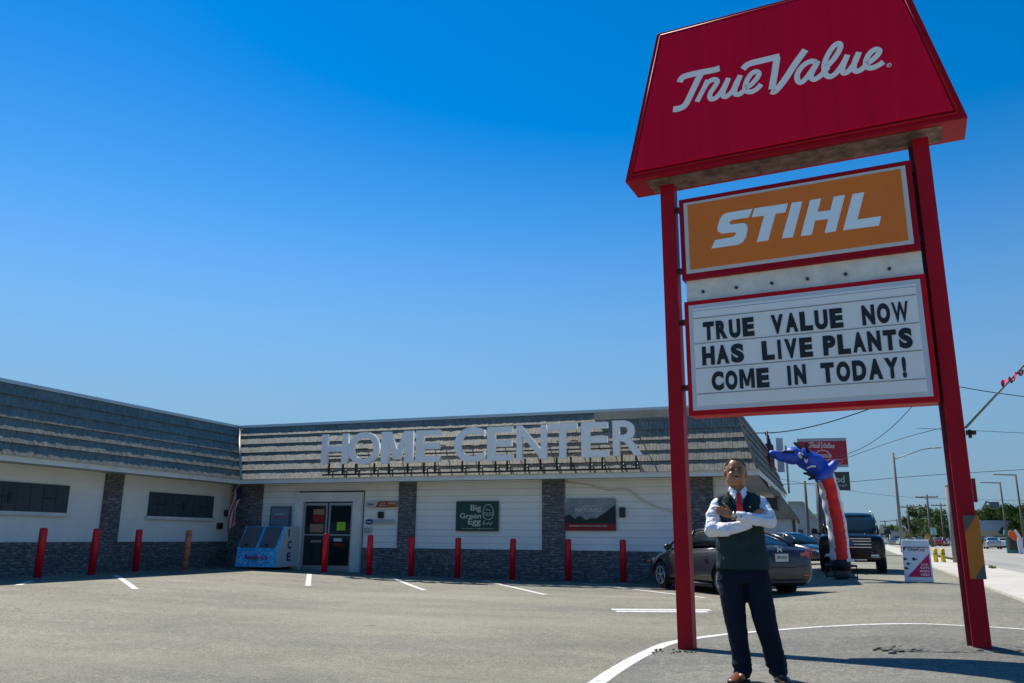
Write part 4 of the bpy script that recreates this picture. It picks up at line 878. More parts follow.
on(suv, 'bonnet_crease', BPA, lambda b: (b.tube([(1.45, -.5, 1.245), (2.4, -.42, 1.17)], .02, 6)))
on(suv, 'bonnet_crease', BPA, lambda b: (b.tube([(1.45, .5, 1.245), (2.4, .42, 1.17)], .02, 6)))
on(suv, 'wiper', BLACK, lambda b: b.tube([(1.36, -.3, 1.27), (1.22, .15, 1.38)], .012, 4))
# ---- dark sedan half hidden
dc = make_car('sedan', 'dark navy sedan half hidden between the grey sedan and the air dancer', (*B(-.55, 40.2)[:2], hu(-.5)), radians(-62), SED, GH, NPA, (-1.35, 1.35), .34, .21, .87)
for s in (-1, 1):
    on(dc, 'headlight', HLM, lambda b: b.hexa([(1.9, s*.79, .62), (2.15, s*.66, .60), (2.1, s*.6, .62), (1.85, s*.7, .62), (1.88, s*.79, .72), (2.1, s*.63, .70), (2.05, s*.58, .7), (1.85, s*.7, .72)]))
    on(dc, 'mirror', BLACK, lambda b: b.blob((.72, s*.99, 1.0), (.07, .11, .075), 10, 6))
# ================================================================== A-FRAME
af = thing('a_frame_sign', 'white A-frame pavement sign reading Chip Key, car keys made here', 'sign', (*B(2.63, 23.0)[:2], .18), radians(-26))
AW = mat('sign_plastic_white', (.72, .74, .75), .4)
b = MB()
def afp(y0, y1, sgn): b.hexa([(-.32, sgn*.28, .02), (.32, sgn*.28, .02), (.32, sgn*.28+.035, .02), (-.32, sgn*.28+.035, .02), (-.31, sgn*.04, 1.03), (.31, sgn*.04, 1.03), (.31, sgn*.04+.035, 1.03), (-.31, sgn*.04+.035, 1.03)])
afp(0, 0, -1); b.build('front_board', AW, af, bevel=.015)
b = MB(); afp(0, 0, 1); b.build('back_board', AW, af, bevel=.015)
def AP(x, z): return Vector((x, -.28+.24*(z-.02)/1.01-.004, z))
uz = (AP(0, 1)-AP(0, 0)).normalized()
b = MB(); b.poly([AP(-.25, .14), AP(.28, .14), AP(.28, .70)]); b.build('red_corner', mat('crimson_print', (.55, .006, .07), .5), af)
b = MB(); b.poly([AP(-.29, .86), AP(.29, .86), AP(.29, .84), AP(-.22, .84), AP(-.29, .74)]); b.build('black_corner', DARK, af)
def AO(x, z): p = AP(x, z); p.y -= .003; return p
b = MB(); b.mi = 0; b.text('Chip', AO(-.19, .745), X, uz, .2, .085, .015); b.mi = 1; b.text('Key', AO(.02, .745), X, uz, .19, .085, .015)
b.mi = 2; b.text('CAR', AO(.08, .415), X, uz, .16, .05, .02)
b.mi = 2; b.text('KEYS', AO(.06, .335), X, uz, .19, .055, .02)
b.text('MADE', AO(.04, .255), X, uz, .21, .055, .02); b.text('HERE', AO(.06, .17), X, uz, .19, .055, .02)
b.build('lettering', [LBLACK, mat('crimson_print', (0, 0, 0)), AW], af)
for x, z, r in ((-.27, .56, .03), (-.07, .56, .04), (-.21, .45, .03), (-.26, .34, .032)):
    b = MB(); b.blob(AO(x, z), (r, .004, r), 12, 6); b.box(AO(x, z).x+.01, AO(x, z).x+r*1.9, AO(x, z).y-.003, AO(x, z).y+.004, z-.012, z+.012); b.build('key_picture', LBLACK, af)
# ================================================================== AIR DANCER
YD = 22.7; zg = hu(.9); cx = B(.9, 24.4).x
ad = thing('air_dancer', 'red white and blue inflatable tube figure bending left above its black blower', 'inflatable', (cx, YD, zg), 0)
def wp(px, py):        # metres from the blower foot in the figure's own upright plane, from measured offsets
    return ((px-842)/(39.5 if px < 838 else 36.0), (579-py)/35.2)
stripes = NT('striped_nylon', .55)
_x = stripes.n.new('ShaderNodeAttribute'); _x.attribute_name = 'band'; _x.attribute_type = 'GEOMETRY'
stripes.color(stripes.ramp(_x.outputs['Fac'], [(0, (.75, .012, .012))])); 
DRED = mat('nylon_red', (.80, .010, .008), .5, var=.1); DWH = mat('nylon_white', (.72, .68, .72), .5); DBL = mat('nylon_blue', (.03, .09, .50), .5, var=.35, vscale=4, bump=.3, bscale=6)
path = [(842, 562), (842, 545), (841, 525), (838.5, 508), (836, 494), (832, 479)]
P2 = [Vector((wp(*p)[0], 0, wp(*p)[1])) for p in path]; P3 = catmull(P2, 16); P3 = [Vector((p.x, 0, p.z)) for p in P3]
b = MB(); n = 64; rads = [.255+.010*sin(i*.45) for i in range(len(P3))]; rads[0] = .25
rings = []
for i, p in enumerate(P3):
    t = (P3[min(i+1, len(P3)-1)]-P3[max(i-1, 0)]).normalized(); a = Vector((0, 1, 0)).cross(t).normalized()
    rings.append([p+a*rads[i]*cos(2*pi*k/n)*(1+.02*sin(i*.35+k*.4))+Vector((0, 1, 0))*rads[i]*sin(2*pi*k/n) for k in range(n)])
R = b.loft(rings)
for f in b.b.faces:
    c = f.calc_center_median()
    i = min(range(len(P3)), key=lambda q: (P3[q]-Vector((c.x, 0, c.z))).length); dxx = (c.x-P3[i].x)*.93-c.y*.37
    f.material_index = 0 if -.11 < dxx < .195 else 1
b.build('tube_body', [DRED, DWH], ad)
b = MB(); pts = [wp(*p) for p in ((830, 484), (824, 474), (815, 467), (805, 462), (799, 460))]
b.tube([(x, -.03, z) for x, z in pts], [.25, .29, .29, .25, .17], 22); b.blob((pts[-1][0], -.03, pts[-1][1]), .2, 16, 10)
b.blob((wp(830, 484)[0], -.0, wp(830, 484)[1]), (.27, .27, .22), 18, 12)
pts = [wp(*p) for p in ((801, 466), (791, 464.5), (781, 463), (774, 461))]; b.tube([(x, -.15, z) for x, z in pts], [.19, .15, .13, .105], 14); b.blob((pts[-1][0], -.15, pts[-1][1]), .11, 12, 8)
pts = [wp(*p) for p in ((837, 471), (831, 477), (824, 482), (818, 485))]; b.limb([(x, -.30, z) for x, z in pts], [.11, .14, .13, .09], 14)
up_ = mesh_blend(b, 'upper_body', [DBL], ad, .03, 3, .5)
bm_ = bmesh.new(); bm_.from_mesh(up_.data); bm_.normal_update()
for v in bm_.verts: v.co.x += .07*ss((v.co.x+1.3)/1.0)
for v in bm_.verts:
    q = noise.noise(Vector((v.co.x*3+v.co.z*5, v.co.y*4, v.co.z*3-v.co.x*4))); v.co = v.co+v.normal*.035*q
bm_.to_mesh(up_.data); bm_.free()
for p in up_.data.polygons: p.use_smooth = True
b = MB()
for i in range(7):
    for j in range(3):
        x, z = wp(821+i*2.6+j*.8, 487.5-i*1.2-j*3.2); b.blob((x, -.365+abs(i-3)*.012, z), (.035, .012, .022), 6, 4)
st_ = b.build('stars', DWH, ad)
b = MB()
for p in (((806, 456), (800, 452), (798, 450)), ((813, 460), (811, 452), (809, 450)), ((797, 460), (788, 459.5), (784, 459.5)), ((818, 484), (810, 480.5), (806, 480)), ((820, 484), (814, 485), (811, 486))):
    q = [wp(*k) for k in p]; b.tube([(x, -.25, z) for x, z in q], [.05, .045, .03], 6)
b.build('hair_tassel', BLACK, ad, split=True)
b = MB(); x, z = wp(803, 463); b.blob((x, -.36, z), (.07, .03, .09), 10, 6); x, z = wp(808, 468); b.blob((x, -.37, z), (.05, .03, .08), 10, 6); b.build('eye', DWH, ad, split=True)
b = MB(); x, z = wp(813, 475); b.tube([(x-.12, -.36, z-.02), (x, -.4, z+.04), (x+.12, -.37, z+.03)], .03, 6); b.build('mouth', DWH, ad)
b = MB(); x, z = wp(806, 466); b.tube([(x-.1, -.36, z+.1), (x+.06, -.4, z-.02), (x+.12, -.37, z+.06)], .03, 6); b.build('brow', BLACK, ad)
b = MB(); b.tube([(0, 0, .22), (0, 0, .62)], [.265, .255], 20); b.build('skirt', mat('black_nylon', (.012, .012, .014), .6), ad)
b = MB()
for x in (-.3, .3):
    b.tube([(x, -.3, .02), (x, -.3, .36), (x, .3, .36), (x, .3, .02)], .022, 8)
for y in (-.3, .3):
    b.tube([(-.3, y, .06), (.3, y, .06)], .022, 8); b.tube([(-.3, y, .34), (.3, y, .34)], .022, 8)
b.build('blower_frame', BLACK, ad)
b = MB(); b.revolve([(-.18, .17), (-.16, .2), (.16, .2), (.18, .17)], 'x', (0, 0, .2), 20); b.build('fan_housing', mat('fan_grey', (.1, .1, .11), .5), ad)
b = MB(); b.box(.05, .25, -.31, -.30, .46, .54); b.build('blower_label', AW, ad)

# ================================================================== FAR SIGNS, POLES, TREES, TRAFFIC
bb = thing('billboard', 'red True Value billboard with grey top on a tall pole, beyond the air dancer', 'billboard', (23.1, 60, 0), radians(-14))
BBR = mat('billboard_red', (.36, .012, .04), .5, var=.1)
b = MB(); b.box(-1.72, 1.72, -.12, .12, 6.55, 8.3); b.build('panel', BBR, bb)
b = MB(); b.box(-1.72, 1.72, -.13, .13, 8.3, 8.52); b.box(-1.72, 1.72, -.13, .13, 6.38, 6.55); b.build('panel_edge', mat('bb_grey', (.32, .36, .4), .5), bb)
b = MB(); sx = 2.0/2.4; 
for i, st_ in enumerate(TRUE): b.stroke([((x-1.45)*.78, (z-6.3)*.9+7.78) for x, z in st_], .055, (0, -.122, 0), X, Z, lift=.003+.001*i)
b.stroke([(.52*cos(a), 7.2+.42*sin(a)) for a in [2*pi*k/24 for k in range(25)]], .06, (0, -.122, 0), X, Z); b.box(-.6, .6, -.135, -.122, 7.1, 7.32); b.stroke([(0, 6.68), (.6, 6.68), (1.25, 6.68), (1.25, 6.92), (.6, 6.92), (0, 6.92)], .03, (0, -.122, 0), X, Z)
b.build('lettering', mat('bb_print', (.62, .5, .52), .5), bb)
b = MB(); b.text('HARDWARE', (-.52, -.138, 7.14), X, Z, 1.04, .14, .02); b.build('lettering', BBR, bb)
b = MB(); b.cyl((-.35, .3, -.3), (-.35, .3, 6.6), .3, 14); b.build('pole', mat('pole_dark', (.09, .1, .11), .7, var=.2), bb)
bs = thing('lower_sign', 'small black rectangular sign mounted under the red billboard', 'sign', (24.4, 60.6, 0), radians(-14))
b = MB(); b.box(-1.45, .75, -.1, .1, 4.75, 6.1); b.build('panel', mat('bs_black', (.03, .05, .055), .5), bs)
b = MB(); b.text('Cod', (-.75, -.103, 5.3), X, Z, 1.15, .5, .02); b.text('seafood grill', (-.6, -.103, 5.0), X, Z, 1.1, .18, .02); b.build('lettering', mat('bs_print', (.4, .45, .45), .5), bs)
b = MB(); b.box(-1.2, -.9, .1, .3, 4.9, 5.3); b.build('bracket', DARK, bs)
WOODP = mat('pole_wood', (.12, .105, .09), .9, var=.2); CONP = mat('pole_concrete', (.2, .2, .19), .85, var=.15)
def pole(label, px, base, top, Y, r, arms=(), m_=WOODP, group=None, arm=None, xo=0):
    X0 = (px-512)/828*Y*1.0; t = thing('utility_pole', label, 'pole', (X0, Y, .1), radians(-23), group)
    b = MB(); b.cyl((0, 0, -.5), (0, 0, top), r, 10, r*.7); b.build('pole', m_, t)
    for z, wl in arms:
        b = MB(); b.box(-wl, wl, -.08, .08, z, z+.16); b.build('crossarm', m_, t)
        for x in (-wl*.9, -wl*.4, wl*.4, wl*.9):
            b = MB(); b.cyl((x, 0, z+.16), (x, 0, z+.36), .06, 6); b.build('insulator', GREY, t)
    if arm: arm(t)
    return t
sl = thing('street_lamp', 'leaning-looking concrete street light pole with a long thin arm over the road', 'street lamp', (*B(7.5, 74)[:2], .1), radians(-23))
b = MB(); b.cyl((0, 0, -.3), (0, 0, 8.15), .15, 12, .10); b.build('pole', CONP, sl)
b = MB(); b.tube([(0, 0, 7.6), (1.2, 0, 8.0), (2.2, 0, 8.35), (3.0, 0, 8.45)], .05, 6); b.build('arm', GREY, sl)
b = MB(); b.blob((3.3, 0, 8.45), (.4, .13, .07), 10, 6); b.build('lamp_head', GREY, sl)
sp = thing('stub_pole', 'thick grey concrete pole standing in the verge behind the right sign post', 'pole', (*B(6.5, 42.6)[:2], .15), 0)
b = MB(); b.cyl((0, 0, -.2), (0, 0, 3.5), .15, 14, .13); b.build('pole', CONP, sp); b = MB(); b.cyl((0, 0, 3.5), (0, 0, 3.56), .14, 14); b.build('cap', GREY, sp)
def ref(x, Y, y): return (540.5+.0079*(x-812)-y)/828*Y+1.2   # rough height for a point seen at image row y
for lab, x, Y, ytop, r, arms in (('tall double crossarm pole above the tree clump', 933, 130, 497, .22, 1), ('shorter crossarm pole right of the tree clump', 946, 150, 505.5, .22, 1), ('thin pole left of the tree clump', 912, 140, 507, .2, 1), ('pole with one long arm left of the right tree line', 1009, 90, 485, .12, 2), ('farthest right pole with a long arm', 1026, 80, 477, .12, 2), ('tiny far pole over the left rooftops', 888, 260, 522, .25, 1), ('tiny far pole beside the street light', 900, 240, 521, .25, 1), ('short pole just left of the billboard pole', 810.5, 75, 484, .16, 0), ('thin leaning pole behind the dancer tube', 821, 90, 503, .12, 0)):
    h_ = ref(x, Y, ytop); 
    pole(lab, x, 0, h_, Y, r, arms=((h_-.5, 1.6),) if arms == 1 else (), arm=(lambda t, h_=h_: (lambda b: (b.tube([(0, 0, h_-.1), (-1.9, 0, h_)], .06, 6), b.build('long_arm', WOODP, t)))(MB())) if arms == 2 else None)
def wire(label, P, r=.022):
    b = MB(); pts = [Vector(((x-512)/828*Y, Y, ref(x, Y, y))) for x, y, Y in P]; b.tube(catmull(pts, 6), r, 5); tag(b.build('power_line', BLACK), label, 'wire')
wire('dark wire sagging from the roof corner up behind the letter board', [(742, 434, 44), (790, 433, 44), (840, 423, 44), (905, 402, 44), (960, 385, 44)], .03)
wire('wire falling steeply from the letter board to the billboard', [(935, 400, 40), (905, 428, 46), (875, 448, 52), (846, 459, 58)], .022)
wire('wire rising gently right from the billboard to the sign post', [(846, 463, 58), (880, 451, 55), (920, 438, 52), (960, 428, 48)], .022)
wire('long low wire crossing behind the right sign post', [(760, 487, 90), (850, 484, 90), (940, 477, 90), (1060, 470, 90)], .03)
wire('wire running right from the sign post near the pennant', [(940, 381, 38), (975, 385, 38), (1010, 391, 38), (1060, 398, 38)], .022)
wire('faint wire right of the pole clamp', [(930, 429, 70), (975, 431, 70), (1060, 435, 70)], .022)
wire('lowest faint wire above the dark sport utility vehicle', [(770, 478, 100), (850, 492, 110), (930, 500, 130), (1060, 503, 130)], .025)
# trees
LEAF1 = foliage('leaf_dark', (.02, .045, .012), (.08, .13, .03)); LEAF2 = foliage('leaf_mid', (.035, .07, .014), (.13, .19, .045)); BARK = mat('bark', (.1, .08, .06), .95, var=.3, bump=.5)
def tree(name, label, x, y, h, w_, lm, palm=False, group=None, seed=0):
    rnd = random.Random(seed); t = thing(name, label, 'tree', (x, y, 0), rnd.random()*6, group)
    b = MB(); tr = h*.45; b.tube([(0, 0, -.3), (.1, .05, tr*.5), (-.05, .1, tr), (0, 0, h*.8)], [h*.03, h*.024, h*.018, h*.008], 8)
    for k in range(6):
        a = rnd.random()*6.3; z0 = tr*(.6+.5*rnd.random()); b.tube([(0, 0, z0), (cos(a)*w_*.2, sin(a)*w_*.2, z0+h*.12), (cos(a)*w_*.38, sin(a)*w_*.38, z0+h*.25)], [h*.012, h*.008, h*.003], 5)
    b.build('trunk', BARK, t)
    b = MB()
    clumps = []
    for k in range(16):
        a = rnd.random()*6.3; rr_ = w_*.42*sqrt(rnd.random()); z = h*(.34+.6*rnd.random()); f = 1-.55*abs((z/h-.6)/.4)
        clumps.append((cos(a)*rr_*max(.3, f), sin(a)*rr_*max(.3, f), z, h*(.07+.08*rnd.random())))
    for cx_, cy_, cz_, cr_ in clumps:
        for q in range(300):
            d = Vector((rnd.gauss(0, 1), rnd.gauss(0, 1), rnd.gauss(0, .75))); d = d.normalized()*cr_*(rnd.random()**.35)*1.25
            c = Vector((cx_, cy_, cz_))+d; s_ = h*.014*(.6+rnd.random()*.9)
            u_ = Vector((rnd.gauss(0, 1), rnd.gauss(0, 1), rnd.gauss(0, 1))).normalized(); v_ = u_.orthogonal().normalized()
            b.poly([c+u_*s_*1.4, c+v_*s_, c-u_*s_*1.4, c-v_*s_])
    b.build('crown', lm, t); return t
def at_(x, Y): return ((x-512)/828*Y, Y)
tl_ = [(905, 190, 523, 9, 0), (917, 170, 517, 9, 1), (927, 165, 510, 11, 0), (938, 160, 512, 10, 1), (948, 165, 515, 9, 0), (890, 230, 527, 8, 1), (974, 150, 512, 8, 0), (985, 140, 508, 9, 1), (996, 150, 512, 9, 0), (1006, 130, 510, 8, 1), (1018, 125, 503, 9, 0), (1032, 120, 500, 10, 1), (958, 180, 520, 9, 1), (1045, 150, 505, 10, 0)]
tlab = ['low round tree in the left tree clump', 'dark tree on the left shoulder of the clump', 'tallest tree in the clump behind the A-frame sign', 'broad tree right of the clump top', 'tree on the right shoulder of the clump', 'small far tree near the rooftops on the left', 'tree just right of the sign post', 'pale green tree behind the parked cars on the right', 'tree above the blue roof', 'mid green tree left of the inflatable', 'tall tree over the orange inflatable', 'tree at the right picture edge', 'tree seen between pole and sign post', 'tree past the right picture edge']
for i, ((x, Y, yt, w__, k), lab) in enumerate(zip(tl_, tlab)):
    X0, Y0 = at_(x, Y); tree('broadleaf_tree', lab, X0, Y0, ref(x, Y, yt), w__, LEAF2 if k else LEAF1, group='trees along the far side of the road', seed=i)
# low far buildings
def lowb(label, x, Y, wd, yt, col, roofc, peak=0):
    X0, Y0 = at_(x, Y); hh_ = ref(x, Y, yt); t = thing('roadside_building', label, 'building', (X0, Y0, 0), radians(-24), 'low buildings far along the road')
    wm_ = mat('far_wall_'+str(col), col, .8, var=.1); rm_ = mat('far_roof_'+str(roofc), roofc, .7)
    b = MB(); b.box(-wd/2, wd/2, 0, 8, 0, hh_-.4); b.build('wall', wm_, t)
    b = MB()
    if peak: b.prism([(-wd/2-.3, -.3, hh_-.4), (wd/2+.3, -.3, hh_-.4), (wd*.25, -.3, hh_+peak), (-wd*.25, -.3, hh_+peak)], (0, 8.6, 0))
    else: b.box(-wd/2-.1, wd/2+.1, -.1, 8.1, hh_-.4, hh_)
    b.build('roof', rm_, t)
    for k in range(3):
        xx = -wd/2+wd*(k+.3)/3.2; b = MB(); b.box(xx, xx+wd*.18, -.05, -.003, .5, hh_*.6); b.build('window', GLASSD, t)
lowb('white box building beside the tree clump', 915, 175, 9, 532, (.5, .5, .47), (.3, .3, .3))
lowb('blue roofed house on the far roadside', 1001, 125, 9, 530, (.36, .34, .28), (.22, .3, .42), 1.2)
lowb('tan store row under the left far trees', 893, 210, 14, 530, (.35, .32, .28), (.4, .4, .38))
lowb('pale store between the trees and the sign post', 950, 190, 13, 531, (.42, .43, .45), (.18, .22, .3))
lowb('long low store at the road end', 877, 260, 18, 534, (.4, .38, .34), (.25, .2, .18))
# traffic
SIL = mat('silver_car_paint', (.35, .37, .4), .3, .5, coat=1); WHC = mat('white_car_paint', (.6, .6, .6), .3, coat=1); RDC = mat('red_car_paint', (.3, .02, .02), .3, coat=1)
proto_c = {}
def farcar(label, x, Y, pm, rz, name='car'):
    X0, Y0 = at_(x, Y)
    if 'c' not in proto_c:
        t = make_car('car', label, (X0, Y0, .2), rz, SED, GH, pm, (-1.35, 1.35), .33, .21, .87, group='cars far along the road', pillars=True); proto_c['c'] = t
        for s in (-1, 1):
            on(t, 'headlight', HLM, lambda b: b.box(2.1, 2.2, s*.58-.14, s*.58+.14, .58, .68)); on(t, 'tail_light', TL, lambda b: b.box(-2.27, -2.2, s*.62-.16, s*.62+.16, .78, .92))
    else:
        t = copy_tree(proto_c['c']); t.location = (X0, Y0, .2); t.rotation_euler = (0, 0, rz); t['label'] = label
        for c in kids(t):
            if c.name.startswith(('body', 'roof')) or (c.name.startswith('pillar') and c.data.materials[0] != BLACK): c.data = c.data.copy(); c.data.materials[0] = pm
    return t
farcar('silver car on the road, right of the orange board', 993, 105, SIL, radians(66))
farcar('black car just left of the silver car on the road', 982, 112, BPA, radians(60))
farcar('white car right of the silver car on the road', 1004, 122, WHC, radians(55))
for i, (x, Y, pm, lab) in enumerate([(897, 175, NPA, 'dark car at the left end of the distant traffic'), (903, 168, SIL, 'silver car left of the street light base'), (915, 150, WHC, 'white car above the left corner of the A-frame sign'), (921, 155, NPA, 'dark blue car above the A-frame sign'), (927, 148, GPA, 'grey car above the right half of the A-frame sign'), (934, 150, WHC, 'white car right of the A-frame sign top'), (940, 146, RDC, 'dark red car above the yellow posts'), (947, 152, SIL, 'silver car left of the stub pole'), (888, 190, WHC, 'white car nearest the sport utility vehicle roofline'), (961, 150, WHC, 'white car between stub pole and sign post')]):
    farcar(lab, x, Y, pm, radians(66+random.uniform(-25, 25)))
# kiosk and orange inflatable
kX, kY = at_(1013, 70); kk = thing('ticket_kiosk', 'small turquoise kiosk on the far roadside', 'kiosk', (kX, kY, .2), radians(-25)); kk.scale = (.75, .75, .8)
TQ = mat('turquoise', (.03, .22, .2), .6)
b = MB(); b.box(-.6, .6, -.5, .5, 0, .3); b.build('base', TQ, kk)
for x, y in ((-.55, -.45), (.45, -.45), (-.55, .35), (.45, .35)):
    b = MB(); b.box(x, x+.1, y, y+.1, .3, 1.9); b.build('post', TQ, kk)
b = MB(); b.box(-.45, .45, -.3, .3, .3, 1.6); b.build('window', GLASSD, kk)
b = MB(); b.prism([(-.7, -.6, 1.9), (.7, -.6, 1.9), (.6, -.6, 2.4), (-.6, -.6, 2.4)], (0, 1.2, 0)); b.build('roof', mat('turq_dark', (.03, .16, .15), .6), kk)
oX, oY = at_(1020, 66); oi_ = thing('feather_flag', 'orange and white curved advertising flag by the kiosk', 'flag', (oX, oY, .2), 0)
b = MB()
Pf = [(0, 0), (.0, 1.0), (-.1, 1.5), (-.45, 1.75), (-.7, 1.5), (-.5, 1.2), (-.25, 1.0), (-.15, .5), (-.1, 0)]
b.prism([(x, 0, z) for x, z in [(-.75, 1.45), (-.5, 1.15), (-.2, 1.0), (-.05, 1.3), (-.2, 1.7), (-.5, 1.85), (-.7, 1.7)]], (0, .04, 0)); b.build('orange_panel', mat('flag_orange', (.75, .12, .02), .6), oi_)
b = MB(); b.prism([(x, .045, z) for x, z in [(-.05, 0), (.25, 0), (.35, .9), (.2, 1.5), (-.1, 1.9), (-.2, 1.7), (-.02, 1.3), (-.1, .9)]], (0, .03, 0)); b.build('white_panel', DWH, oi_)
b = MB(); b.cyl((.3, .06, 0), (.38, .06, 1.3), .02, 6); b.build('pole', GREY, oi_)
# yellow posts in the verge
YEL = mat('post_yellow', (.65, .5, .02), .5)
for lab, x, y in (('left one of the two yellow marker posts in the verge', 5.7, 42.9), ('right one of the two yellow marker posts in the verge', 6.05, 43.2)):
    p = B(x, y); t = thing('marker_post', lab, 'bollard', (p.x, p.y, .2), 0, 'yellow marker posts')
    b = MB(); b.revolve([(0, .1), (.58, .1), (.63, .06), (.64, .01)], 'z', n=12); b.build('post', YEL, t); b = MB(); b.revolve([(.35, .102), (.45, .102)], 'z', n=12); b.build('band', mat('band_olive', (.3, .24, .02), .6), t)
# small traffic sign far left of posts
tg = thing('road_sign', 'small green road sign on a thin post near the distant traffic', 'sign', (*at_(936, 120), .2), 0)
b = MB(); b.cyl((0, 0, 0), (0, 0, 2.6), .05, 6); b.build('post', GREY, tg); b = MB(); b.box(-.4, .4, -.03, .03, 1.8, 2.8); b.build('plate', mat('sign_mint', (.3, .5, .42), .5), tg)
yg = thing('road_sign', 'small amber warning sign near the distant traffic', 'sign', (*at_(929, 115), .2), 0)
b = MB(); b.cyl((0, 0, 0), (0, 0, 1.6), .05, 6); b.build('post', GREY, yg); b = MB(); b.box(-.3, .3, -.03, .03, 1.0, 1.7); b.build('plate', mat('sign_amber', (.6, .28, .02), .5), yg)
# grass and shrubs stuff in verge
gv = MB(); rnd = random.Random(3)
for k in range(5200):
    v = 31+rnd.random()*50; s_ = SW+1.95+rnd.random()*(s_road-.55-SW-1.95); h_ = rnd.uniform(.04, .13); a = rnd.random()*6.3; p = Vector((s_, v, .22))
    if noise.noise(Vector((s_*.8, v*.25, 0))) < -.1: continue
    d = Vector((cos(a), sin(a), 0))*.02; gv.poly([p-d, p+d, p+Vector((rnd.uniform(-.05, .05), rnd.uniform(-.05, .05), h_))])
g = gv.build('verge_grass', foliage('blade', (.06, .10, .02), (.2, .22, .06))); g.rotation_euler = (0, 0, -YR); g['kind'] = 'stuff'; g['label'] = 'short patchy grass in the verge by the kerb'; g['category'] = 'grass'
# roof equipment at the far side of the store roof
rq = thing('roof_sign_frame', 'dark metal rack with a red panel and pale brackets on the store side roof', 'rack', B(-.9, 31.5, 3.5), -YB)
b = MB()
for z in (.0, .45, .9, 1.3): b.tube([(-.1, -2.2, z), (-.05, 1.2, z)], .035, 6)
for y in (-2.2, -1, .1, 1.2): b.tube([(0, y, -.2), (-.05, y, 1.35)], .035, 6)
b.build('frame', BLACK, rq); b = MB(); b.box(.0, .06, .3, 1.1, .25, 1.15); b.build('panel', mat('rack_red', (.4, .03, .03), .6), rq)
b = MB(); b.box(.15, .4, 1.3, 1.36, .2, 1.5); b.cyl((.5, 1.3, -.6), (.5, 1.3, 1.2), .04, 6); b.build('bracket', mat('bracket_white', (.55, .56, .58), .5), rq)

# ================================================================== PERSON (local: x = viewer's right, -y = toward camera)
MX, MY = 1.955, 7.05; MZ = hz(MX, MY)
man = thing('person', 'man in dark vest, white shirt and red tie standing with folded arms before the sign', 'person', (MX, MY, MZ), radians(-11))
SK = NT('skin', .42); SK.color(SK.ramp(SK.noise(14, 4), [(.3, (.33, .145, .068)), (.7, (.43, .195, .095))])); SK.p.inputs['Subsurface Weight'].default_value = .08; SK.p.inputs['Subsurface Radius'].default_value = (.02, .008, .004); SK = SK.m
def cloth(name, c, rough=.85, var=.12, sc=7, bstr=.6, bsc=9):
    a = NT(name, rough); a.color(a.ramp(a.noise(sc, 4), [(.3, tuple(k*(1-var) for k in c)), (.7, tuple(min(1, k*(1+var)) for k in c))]))
    f1 = a.noise(bsc, 3, .55, dist=1.2); a.bump(f1, bstr, .05); a.p.inputs['Specular IOR Level'].default_value = .25; return a.m
SHIRT = cloth('shirt_cotton', (.82, .82, .90), .8, .04, 5, .75, 8); VEST = cloth('vest_cloth', (.015, .034, .037), .8, .25, 6, .5, 7); TROU = cloth('trouser_cloth', (.005, .009, .022), .85, .2, 5, .8, 6)
TIE = mat('tie_red', (.42, .008, .02), .5, var=.15, vscale=30); HAIR = mat('hair_black', (.008, .007, .006), .9, bump=.8, bscale=200); SHOE = mat('shoe_leather', (.14, .05, .022), .35, var=.2, vscale=20)
def cullf(o, test):
    bm_ = bmesh.new(); bm_.from_mesh(o.data); bmesh.ops.delete(bm_, geom=[f for f in bm_.faces if test(f.calc_center_median())], context='FACES'); bm_.to_mesh(o.data); bm_.free()
HC = Vector((-.015, -.03, 1.687))     # head centre
# arm joints
RS = (-.168, .0, 1.425); RE = (-.238, -.07, 1.212); RW = (.06, -.20, 1.25)     # viewer's left arm (his right)
LS = (.185, .0, 1.445); LE = (.245, -.09, 1.28); LW = (-.065, -.245, 1.325)     # viewer's right arm (his left), lies on top
b = MB()
# skull, jaw, face
b.blob(HC+Vector((0, .015, .02)), (.083, .095, .100), 28, 20); b.blob(HC+Vector((0, -.022, -.04)), (.070, .070, .080), 24, 16); b.blob(HC+Vector((0, -.05, -.088)), (.034, .033, .028), 16, 10)
for s in (-1, 1):
    b.blob(HC+Vector((s*.034, -.062, -.022)), (.026, .022, .022), 14, 10)      # cheeks
    b.blob(HC+Vector((s*.03, -.072, .026)), (.028, .014, .009), 14, 8)          # brow
    b.blob(HC+Vector((s*.086, .012, -.01)), (.009, .02, .031), 12, 10)          # ears
    b.blob(HC+Vector((s*.013, -.092, -.026)), (.011, .012, .009), 10, 8)
    b.blob(HC+Vector((s*.05, -.01, -.065)), (.022, .04, .03), 12, 8)
b.tube([HC+Vector((0, -.08, .018)), HC+Vector((0, -.094, -.006)), HC+Vector((0, -.103, -.022))], [.009, .011, .014], 12); b.blob(HC+Vector((0, -.1, -.024)), (.014, .014, .011), 12, 8)
b.blob(HC+Vector((0, -.085, -.052)), (.027, .012, .008), 16, 8); b.blob(HC+Vector((0, -.083, -.068)), (.023, .011, .008), 16, 8)
b.tube([HC+Vector((0, .02, -.05)), (-.005, .0, 1.56), (0, .01, 1.46)], [.066, .067, .074], 20)
